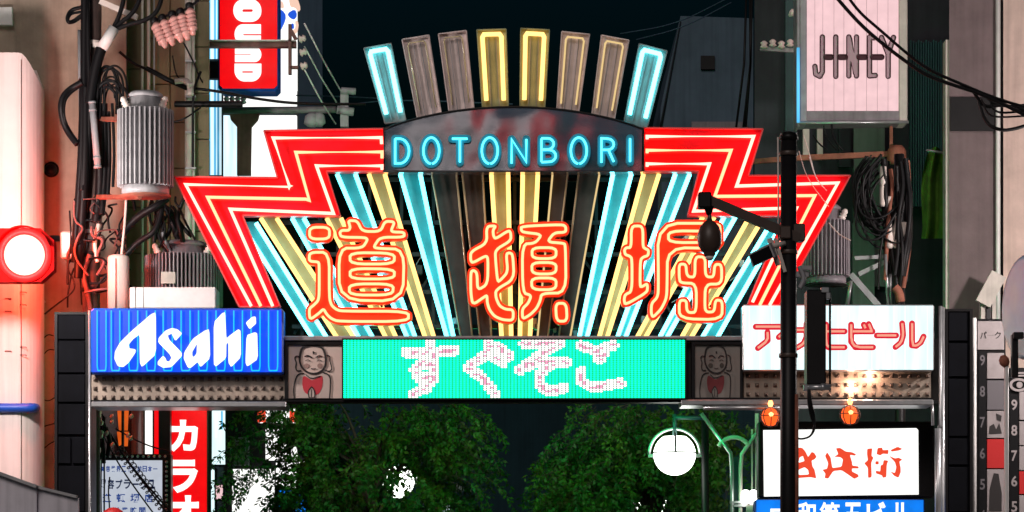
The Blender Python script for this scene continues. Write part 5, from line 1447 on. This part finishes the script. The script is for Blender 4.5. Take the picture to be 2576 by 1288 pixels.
# lit signs and shop front far behind the left tree
def litsign(label, box, y, mt, cat='sign', extra=()):
    t = thing('shop_sign', label, cat, P((box[0] + box[2]) / 2, box[3], y), 'lit shop signs behind the left tree')
    m = MB(); m.pbox(*box, y, .3, .02); build(m, 'face', M[mt], t)
    m = MB(); e = 3
    for a, b, c_, d_ in ((box[0] - e, box[1] - e, box[2] + e, box[1] - .5), (box[0] - e, box[3] + .5, box[2] + e, box[3] + e), (box[0] - e, box[1], box[0] - .5, box[3]), (box[2] + .5, box[1], box[2] + e, box[3])): m.pbox(a, b, c_, d_, y - .02, .3)
    build(m, 'frame', M['darkmetal'], t)
    for ex, emt in extra:
        m = MB(); m.pbox(*ex, y - .04, .05); build(m, 'patch', M[emt], t)
litsign('pale blue striped lit panel between the karaoke sign and the left tree', (533, 1030, 566, 1168), 45.7, 'white_cool', extra=[((541, 1040, 545, 1100), 'white_sign'), ((556, 1034, 560, 1080), 'blue_strip')])
litsign('white sign with red ends peeking out under the gate above the left tree', (650, 1028, 745, 1064), 58, 'white_sign', extra=[((648, 1030, 668, 1062), 'red_brush'), ((728, 1034, 746, 1062), 'red_brush')])
litsign('large white lit panel glittering through the upper left tree leaves', (668, 1078, 748, 1158), 58, 'white_sign')
litsign('tall white lit panel glittering through the lower left tree leaves', (584, 1180, 690, 1330), 58, 'white_sign', extra=[])
litsign('square white lit panel low behind the left tree', (694, 1162, 748, 1226), 58, 'white_sign')
litsign('rightmost white lit panel glinting low through the left tree', (752, 1160, 790, 1225), 58, 'white_sign')
litsign('blue lit panel low behind the left tree', (700, 1234, 782, 1330), 58, 'blue_sign')
litsign('dull pink lit panel low beside the karaoke sign', (543, 1220, 560, 1256), 45.7, 'pink_sign')
litsign('narrow pale lit strip along the right edge of the karaoke sign', (531, 1180, 539, 1330), 45.7, 'white_cool')
litsign('small pale lit sign low between the left tree and the globe lamp', (1075, 1268, 1130, 1330), 58, 'white_cool')
b11 = building('shop_building', 'dark shop front carrying lit signs behind the left tree', 520, 800, 58.4)
wallbox('wall', 500, 800, 58.5, 6, 9.6, M['darkmetal'], b11)
m = MB(); m.pbox(588, 1100, 625, 1170, 58.3, .2); build(m, 'grey_shutter', M['greenwall'], b11)

# ------------------------------------------------------------------ globe lamps
def globe_lamp(label, px, py, r, y, full, energy, pole_px):
    c = P(px, py, y); R_ = r * K * y
    t = thing('globe_lamp', label, 'street lamp', (P(pole_px, 0, y).x, y + .1, 0), 'globe street lamps along the street')
    m = MB(); m.lathe([(R_ * math.sin(a), -R_ * math.cos(a)) for a in [math.pi * k / 18 * .98 + .02 for k in range(16)]] , c, n=32); g = build(m, 'globe', M['globe'], t)
    m = MB()
    m.tube([c + Vector((R_ * 1.015 * math.cos(a), R_ * 1.015 * math.sin(a), .02)) for a in [2 * math.pi * k / 40 for k in range(40)]], .009, 6, closed=True)
    m.tube([c + Vector((0, -R_ * 1.01 * math.sin(a), .02 + R_ * 1.0 * math.cos(a) * .95)) for a in [math.pi / 2 * k / 10 for k in range(11)]], .014, 6)
    build(m, 'seam_band', M['darkmetal'], t); m = MB()
    m.tube([c + Vector((R_ * 1.22 * math.cos(a), 0, R_ * 1.22 * math.sin(a))) for a in [math.pi * k / 24 for k in range(25)]], .022, 8)
    for k in (-1, 1): m.bar(c + Vector((k * R_ * 1.0, 0, -.02)), c + Vector((k * R_ * 1.26, 0, -.02)), .045, .06)
    build(m, 'cage', M['alu'], t)
    m = MB(); m.tube([c + Vector((0, 0, R_ * .9)), c + Vector((0, 0, R_ * 1.9))], .03, 8); m.tube([c + Vector((0, 0, R_ * 1.75)), Vector((P(pole_px, 0, y).x, y + .1, c.z + R_ * 1.75))], .028, 8); build(m, 'arm', M['tealwall'], t)
    m = MB(); m.tube([(P(pole_px, 0, y).x, y + .1, 0), Vector((P(pole_px, 0, y).x, y + .1, c.z + R_ * 2.0))], .05, 10); build(m, 'pole', M['darkmetal'], t)
    return t
globe_lamp('large round globe lamp hanging left of the forked lamp frame under the gate', 1697, 1143, 53, 43, True, 200, 1775)
globe_lamp('small globe lamp glittering through the leaves of the left tree', 1000, 1211, 42, 49, False, 200, 940)
globe_lamp('small globe lamp half hidden low in the right tree', 1640, 1272, 38, 49, False, 200, 1700)
fk = thing('forked_lamp_frame', 'forked pale metal lamp frame with an arch right of the large globe lamp', 'lamp post', (P(1851, 0, 43).x, 42.8, 0))
for pts, mt in (([(1764, 1040), (1838, 1140), (1841, 1180), (1842, 1420)], 'alu'), ([(1912, 1078), (1866, 1142), (1863, 1180), (1862, 1420)], 'porcelain')):
    m = MB(); q = [P(a, b, 42.8) for a, b in pts]; q.append(Vector((q[-1].x, 42.8, 0))); m.tube(q, .027, 10); build(m, 'upright', M[mt], fk)
m = MB(); m.tube([P(a, b, 42.8) for a, b in ell(1846, 1140, 42, 40, 14, 205, 335)], .03, 8); build(m, 'arch', M['porcelain'], fk)
m = MB(); m.bar(P(1836, 1264, 42.78), P(1890, 1262, 42.78), .03, .05); m.bar(P(1845, 1272, 42.78), P(1885, 1272, 42.78), .03, .05); build(m, 'crossbar', M['alu'], fk)
m = MB(); m.pbox(1846, 1150, 1859, 1420, 42.9, .05); build(m, 'blue_backplate', M['tealwall'], fk)
sl_ = thing('post_lantern', 'small white rounded lantern on a tan post beside the blue sign', 'lantern', (P(1887, 0, 42.6).x, 42.6, 0))
for a, b in ((1867, 1884.5), (1886, 1904)):
    m = MB(); m.pprism([chaikin(rrect(a, 1232, b, 1268, 7), 2)], 42.5, .16); build(m, 'glass', M['globe'], sl_)
m = MB(); p = P(1886, 1269, 42.58); m.box(p.x - .045, p.x + .045, 42.53, 42.62, 0, p.z); build(m, 'post', M['conduit'], sl_)
m = MB(); m.pbox(1900, 1040, 1908, 1230, 42.9, .05); m.pbox(1890, 1080, 1894, 1230, 42.9, .05); build(m, 'back_rod', M['conduit'], sl_)

# ------------------------------------------------------------------ directory signs, disc sign on the right
dy = 40.6
def directory(label, x0, x1, numx, cells, top, ny0, nstep, bright):
    t = thing('directory_sign', label, 'sign', P((x0 + x1) / 2, 1500, dy), 'floor directory signs on the right')
    m = MB(); m.pbox(x0, top, x1, 1500, dy, .25, .01); build(m, 'board', M['darkmetal'], t)
    m = MB(); m.pbox(numx[0], ny0 - 22, numx[1], 1490, dy - .01, .012); build(m, 'number_strip', M['black'], t)
    for k, g_ in enumerate(glyphs('987654', .02)):
        m = MB(); put_glyph(m, g_, (numx[0] + 3, ny0 - 13 + k * nstep, numx[1] - 3, ny0 + 14 + k * nstep), dy - .014); build(m, 'floor_number', M['printwhite' if bright else 'printgrey'], t)
    for (a, b, c_, d_, mt) in cells:
        m = MB(); m.pbox(a, b, c_, d_, dy - .02, .022, .004); build(m, 'name_plate', M[mt], t)
    return t
d1 = directory('floor directory sign board left of the white pole on the right edge', 2452, 2530, (2462, 2481), [(2459, 808, 2526, 880, 'printwhite'), (2483, 888, 2526, 953, 'printwhite'), (2483, 957, 2526, 1031, 'printgrey'), (2483, 1034, 2526, 1102, 'printwhite'), (2483, 1105, 2526, 1178, 'redpaint'), (2483, 1181, 2526, 1290, 'printwhite'), (2483, 1294, 2526, 1380, 'printgrey')], 802, 906, 78, False)
for g_, bx in zip(glyphs('パーク', .01), ((2466, 834, 2482, 852), (2484, 842, 2500, 845), (2502, 834, 2518, 852))):
    m = MB(); put_glyph(m, g_, bx, dy - .024); build(m, 'character', M['ink'], d1)
for lps in ([(2490, 1072), (2500, 1066), (2506, 1080), (2514, 1064), (2520, 1090), (2488, 1092)], [(2506, 1040), (2520, 1046), (2518, 1060), (2508, 1056)], [(2490, 1230), (2500, 1190), (2512, 1192), (2520, 1240), (2520, 1286), (2488, 1286)]):
    m = MB(); m.pprism([lps], dy - .025, .004); build(m, 'print_figure', M['ink'], d1)
m = MB(); m.tube([P(2451, 800, dy - .05), P(2451, 1500, dy - .05)], .028, 10); build(m, 'frame_tube', M['white'], d1)
d2 = directory('floor directory sign board with an eye emblem at the right edge', 2538, 2640, (2541, 2562), [(2564, 985, 2640, 1056, 'printwhite'), (2564, 1060, 2640, 1120, 'printwhite'), (2564, 1123, 2640, 1183, 'printwhite'), (2564, 1186, 2640, 1243, 'redpaint'), (2564, 1246, 2640, 1310, 'printwhite')], 925, 1018, 64, True)
m = MB(); m.pprism([ell(2563, 968, 24, 17, 20)[:-1], ell(2563, 968, 17, 11, 16)[:-1]], dy - .03, .02); m.pprism([ell(2565, 968, 8, 8, 14)[:-1]], dy - .03, .02); m.pbox(2545, 936, 2600, 940, dy - .03, .02); m.pbox(2545, 943, 2600, 947, dy - .03, .02); build(m, 'eye_emblem', M['printwhite'], d2)
ds = thing('disc_sign', 'round blue and white disc sign seen almost edge-on at the right edge', 'road sign', (P(2532, 0, 36).x, 36, 0))
c = P(2584, 772, 35.9); R_ = 132 * K * 36
ax = Vector((-.955, -.295, 0)).normalized()
m = MB(); m.lathe([(R_, .0), (R_, .02), (R_ * .985, .03)], c, ax, 40); build(m, 'rim', M['white'], ds)
m = MB(); m.lathe([(R_ * .98, .031), (R_ * .9, .036), (R_ * .6, .038), (.001, .04)], c, ax, 40); build(m, 'disc', mat('disc_blue', (.78, .93, 1.0), .4, 0, col2=(.50, .68, .97), scale=2.2, var=.1), ds)
m = MB(); m.pbox(2546, 840, 2562, 950, 35.8, .1, .01); m.pbox(2550, 835, 2576, 852, 35.75, .1, .01); build(m, 'bracket', M['darkmetal'], ds)
m = MB(); q = P(2532, 918, 35.95); m.tube([(q.x, q.y, 0), q], .026, 10); build(m, 'pole', M['white'], ds)
m = MB(); m.lathe([(.03, -.05), (.07, -.02), (.07, .03), (.03, .06)], q + Vector((-.03, 0, .04)), (1, 0, .3), 12); build(m, 'knob', M['rust'], ds)

# ------------------------------------------------------------------ trees
from mathutils import noise
def to_px(p): return 1288 + p[0] / (K * p[1]), 644 - ((p[2] - CZ) / p[1] - CUP) / K
def leaf_mesh(strands, leaf, R_, keep):
    m = MB()
    for pts in strands:
        n = len(pts)
        for i in range(1, n):
            p = Vector(pts[i]); d = (p - Vector(pts[i - 1])).normalized()
            if not keep(p, R_): continue
            for s_ in (-1, 1):
                if R_.random() < .12: continue
                side = d.cross(Vector((R_.uniform(-.5, .5), -1, R_.uniform(-.3, .3)))).normalized() * s_
                ld = (d * R_.uniform(.3, .9) + side * R_.uniform(.5, 1) + Vector((R_.uniform(-.3, .3), R_.uniform(-.5, .5), R_.uniform(-.7, .1)))).normalized()
                L_ = leaf * R_.uniform(.7, 1.3); wv = ld.cross(Vector((R_.uniform(-1, 1), R_.uniform(-1, 1), R_.uniform(-1, 1)))).normalized() * L_ * .25
                b = p + ld * L_ * .5
                m.add([p, b + wv, p + ld * L_, b - wv], [(0, 1, 2, 3)])
    return m
def tree(label, x, y, trunk_top, targets, keep, nper, seed, sprays=(), trunk_r=.16, tilt=0):
    """boughs arch out from the trunk towards the targets; leafy sprays droop from every bough"""
    R_ = random.Random(seed)
    t = thing('street_tree', label, 'tree', (x, y, 0), 'street trees behind the gate')
    strands = []; twigs = MB()
    topp = Vector((x + tilt, y, trunk_top))
    m = MB(); base = Vector((x, y, 0))
    m.tube([base, base.lerp(topp, .4) + Vector((.05, 0, 0)), topp], trunk_r, 12, r1=trunk_r * .6); build(m, 'trunk', M['bark'], t)
    for bi, T in enumerate(targets(R_)):
        T = Vector(T); s0 = topp - Vector((0, 0, R_.uniform(0, 1.2)))
        mid = s0.lerp(T, .55) + Vector((R_.uniform(-.15, .15), R_.uniform(-.15, .15), .25 + .12 * (T - s0).length))
        path = chaikin([s0, s0.lerp(mid, .5) + Vector((0, 0, .1)), mid, T], 3, False); path = [Vector(p) for p in path]
        if bi < 40 and (keep(path[len(path) // 2], R_)):
            m = MB(); m.tube(path[:int(len(path) * .8)], .035, 6, r1=.008); build(m, 'limb', M['bark'], t)
        out = (T - s0); out.z = 0; out = out.normalized() if out.length > .05 else Vector((0, -1, 0))
        for k in range(nper):
            u = R_.uniform(.35, 1.0) ** .7; i = min(int(u * (len(path) - 1)), len(path) - 2)
            p = path[i].lerp(path[i + 1], R_.random())
            side = Vector((out.y, -out.x, 0)) * R_.uniform(-.9, .9)
            v = (out * R_.uniform(.2, 1.0) + side + Vector((0, 0, R_.uniform(-.35, .25)))).normalized(); pts = [p.copy()]
            for q in range(R_.randint(7, 14)):
                v = (v + Vector((R_.uniform(-.08, .08), R_.uniform(-.08, .08), -.13 + R_.uniform(-.05, .05)))).normalized()
                p = p + v * .052; pts.append(p.copy())
            strands.append(pts)
            if k % 3 == 0 and keep(pts[-1], R_) and keep(pts[0], R_): twigs.tube(pts[::3], .006, 4, r1=.002)
    cm = leaf_mesh(strands, .082, R_, keep)
    long_ = []
    for (n_, xa, xb, ya, yb, dx) in sprays:        # long loose sprays hanging out of the crown's edge
        for k in range(n_):
            yy = yt + R_.uniform(-1.2, .4); p = P(R_.uniform(xa, xb), R_.uniform(ya, yb), yy); v = Vector((dx * R_.uniform(.6, 1.1), R_.uniform(-.4, .2), R_.uniform(-.5, .1))).normalized(); pts = [p.copy()]
            for q in range(R_.randint(9, 20)):
                v = (v + Vector((R_.uniform(-.05, .05), R_.uniform(-.05, .05), -.085 + R_.uniform(-.04, .04)))).normalized(); p = p + v * .05; pts.append(p.copy())
            long_.append(pts); twigs.tube(pts[::3], .005, 4, r1=.002)
    lm = leaf_mesh(long_, .075, R_, lambda p, r: r.random() < .9); cm.add(lm.v, lm.f)
    build(cm, 'crown', M['leaf'], t)
    build(twigs, 'twigs', M['bark'], t)['kind'] = 'stuff'
    return t
yt = 46.0
ztop = P(0, 985, yt).z; zbot = P(0, 1300, yt).z
def lump(p, s): return noise.noise(Vector(p) * s)
def keep_left(p, R_):
    px, py = to_px(p); e = 14 * lump(p, 1.9) + 10 * lump(p, 5)
    edge = 1205 + (py - 1030) * .30 - max(0, py - 1190) * .35
    if px > edge + e * 1.6: return False
    if px < 548 + max(0, 1100 - py) * .35 + e: return False
    if px < 775:            # the thin side of the crown, where the signs behind glint through
        d = .26 + .34 * (775 - px) / 225 - (.25 if py < 1075 and px < 660 else 0)
        if lump(p + Vector((0, 0, 7)), 2.2) + .45 * lump(p, 6.5) < d - .10: return False
    q = math.hypot(px - 1000, py - 1211)
    if q < 50 and lump(p, 6) < .26: return False
    return R_.random() < .93
def left_targets(R_):
    o = []
    for k in range(150):
        u = R_.random() ** .8; px = 560 + 650 * u; py = R_.uniform(985, 1330)
        if k > 85: px = R_.uniform(545, 760)
        yy = yt + R_.uniform(-1.1, 2.6); p = P(px, py, yy); o.append((p.x, yy, p.z))
    return o
tree('large dark leafy street tree behind the gate on the left, lit signs glinting through it', P(930, 0, yt).x, yt + .6, 4.0, left_targets, keep_left, 16, 3, ((26, 1120, 1210, 1010, 1200, .9), (26, 580, 700, 1060, 1260, -.8), (20, 900, 1150, 1010, 1040, .3)))
def keep_right(p, R_):
    px, py = to_px(p); e = 16 * lump(p, 2.1) + 12 * lump(p, 5)
    if px < 1415 - (py - 1030) * .40 + e * 1.5 - (20 if py < 1045 else 0): return False
    if px < 1560 and lump(p + Vector((3, 0, 0)), 2.6) < -.06 - (px - 1400) * .002: return False     # sprays with dark gaps
    if px > 1815 + e and lump(p, 4) < .1: return False
    q = math.hypot(px - 1640, py - 1272)
    if q < 50 and lump(p, 6) < .24: return False
    return R_.random() < .93
def right_targets(R_):
    o = []
    for k in range(95):
        u = R_.random(); px = 1360 + 500 * u; py = R_.uniform(985, 1330) if u > .35 else R_.uniform(1060 + (.35 - u) * 300, 1330)
        yy = yt + R_.uniform(-1.3, 2.6); p = P(px, py, yy); o.append((p.x, yy, p.z))
    return o
tree('leafy street tree with drooping yellow-green sprays behind the gate on the right', P(1640, 0, yt).x, yt + .8, 4.0, right_targets, keep_right, 15, 4, ((46, 1400, 1560, 1050, 1230, -1), (20, 1480, 1600, 1010, 1060, -.8)))

# ------------------------------------------------------------------ unseen street lamps added on the near pavements to light pillar and walls
def added_lamp(label, x, y, z, energy, col):
    t = thing('globe_lamp', label, 'street lamp', (x, y, 0), 'globe street lamps along the street')  # added lamp, unseen, to light pillar and walls
    s_ = 1 if x < 0 else -1
    m = MB(); m.tube([(x, y, 0), (x, y, z + .5)], .06, 12, r1=.045); build(m, 'pole', M['darkmetal'], t)
    m = MB(); m.tube([(x, y, z + .42), (x + s_ * .7, y, z + .42)], .03, 8); m.tube([(x + s_ * .7, y, z + .42), (x + s_ * .7, y, z + .25)], .03, 8); build(m, 'arm', M['darkmetal'], t)
    c = Vector((x + s_ * .7, y, z))
    m = MB(); m.lathe([(.25 * math.sin(a), -.25 * math.cos(a)) for a in [math.pi * k / 14 * .98 + .02 for k in range(15)]], c, n=24); build(m, 'globe', M['globe'], t)
    l = bpy.data.lights.new('added_globe_light', 'POINT'); l.energy = energy; l.color = col; l.shadow_soft_size = .25
    lo = bpy.data.objects.new('added_globe_light', l); COL.objects.link(lo); lo.parent = t; lo.location = c + Vector((0, .34, 0)) - origin(t)
added_lamp('unseen globe street lamp added on the left pavement to light pillar and wall', -7.3, 37.2, 6.9, 950, (1, .87, .83))
added_lamp('unseen globe street lamp added on the right pavement to light the walls', 9.2, 38.2, 6.9, 1200, (1, .88, .85))

# ------------------------------------------------------------------ the lit corner building up the street, which the polished name board mirrors
ob_ = thing('corner_building', 'corner building with lit rooftop signs facing the gate from up the street', 'building', (0, -26, 0))
m = MB(); m.box(-14, 14, -36, -26, 0, 15.2); build(m, 'wall', M['darkwall'], ob_)
for x0, x1, z0, z1, mt in ((-3.6, -2.9, 15.6, 18.6, 'white_sign'), (-1.9, -1.5, 16.2, 19.4, 'white_sign'), (-.9, -.4, 16.6, 19.6, 'white_sign'), (.55, 1.15, 15.4, 19.6, 'red_sign'), (1.3, 2.0, 17.8, 18.8, 'red_sign'), (-1.1, -.2, 17.0, 17.6, 'red_sign')):
    m = MB(); m.box(x0, x1, -26, -25.7, z0, z1, .05); build(m, 'rooftop_sign', M[mt], ob_)
m = MB()
for x in (-4, -2, 0, 2): m.bar((x, -26.2, 15), (x, -26.2, 19), .12, .12)
m.bar((-4.5, -26.2, 16), (3, -26.2, 16), .1, .1); build(m, 'sign_frame', M['steel'], ob_)['kind'] = 'stuff'
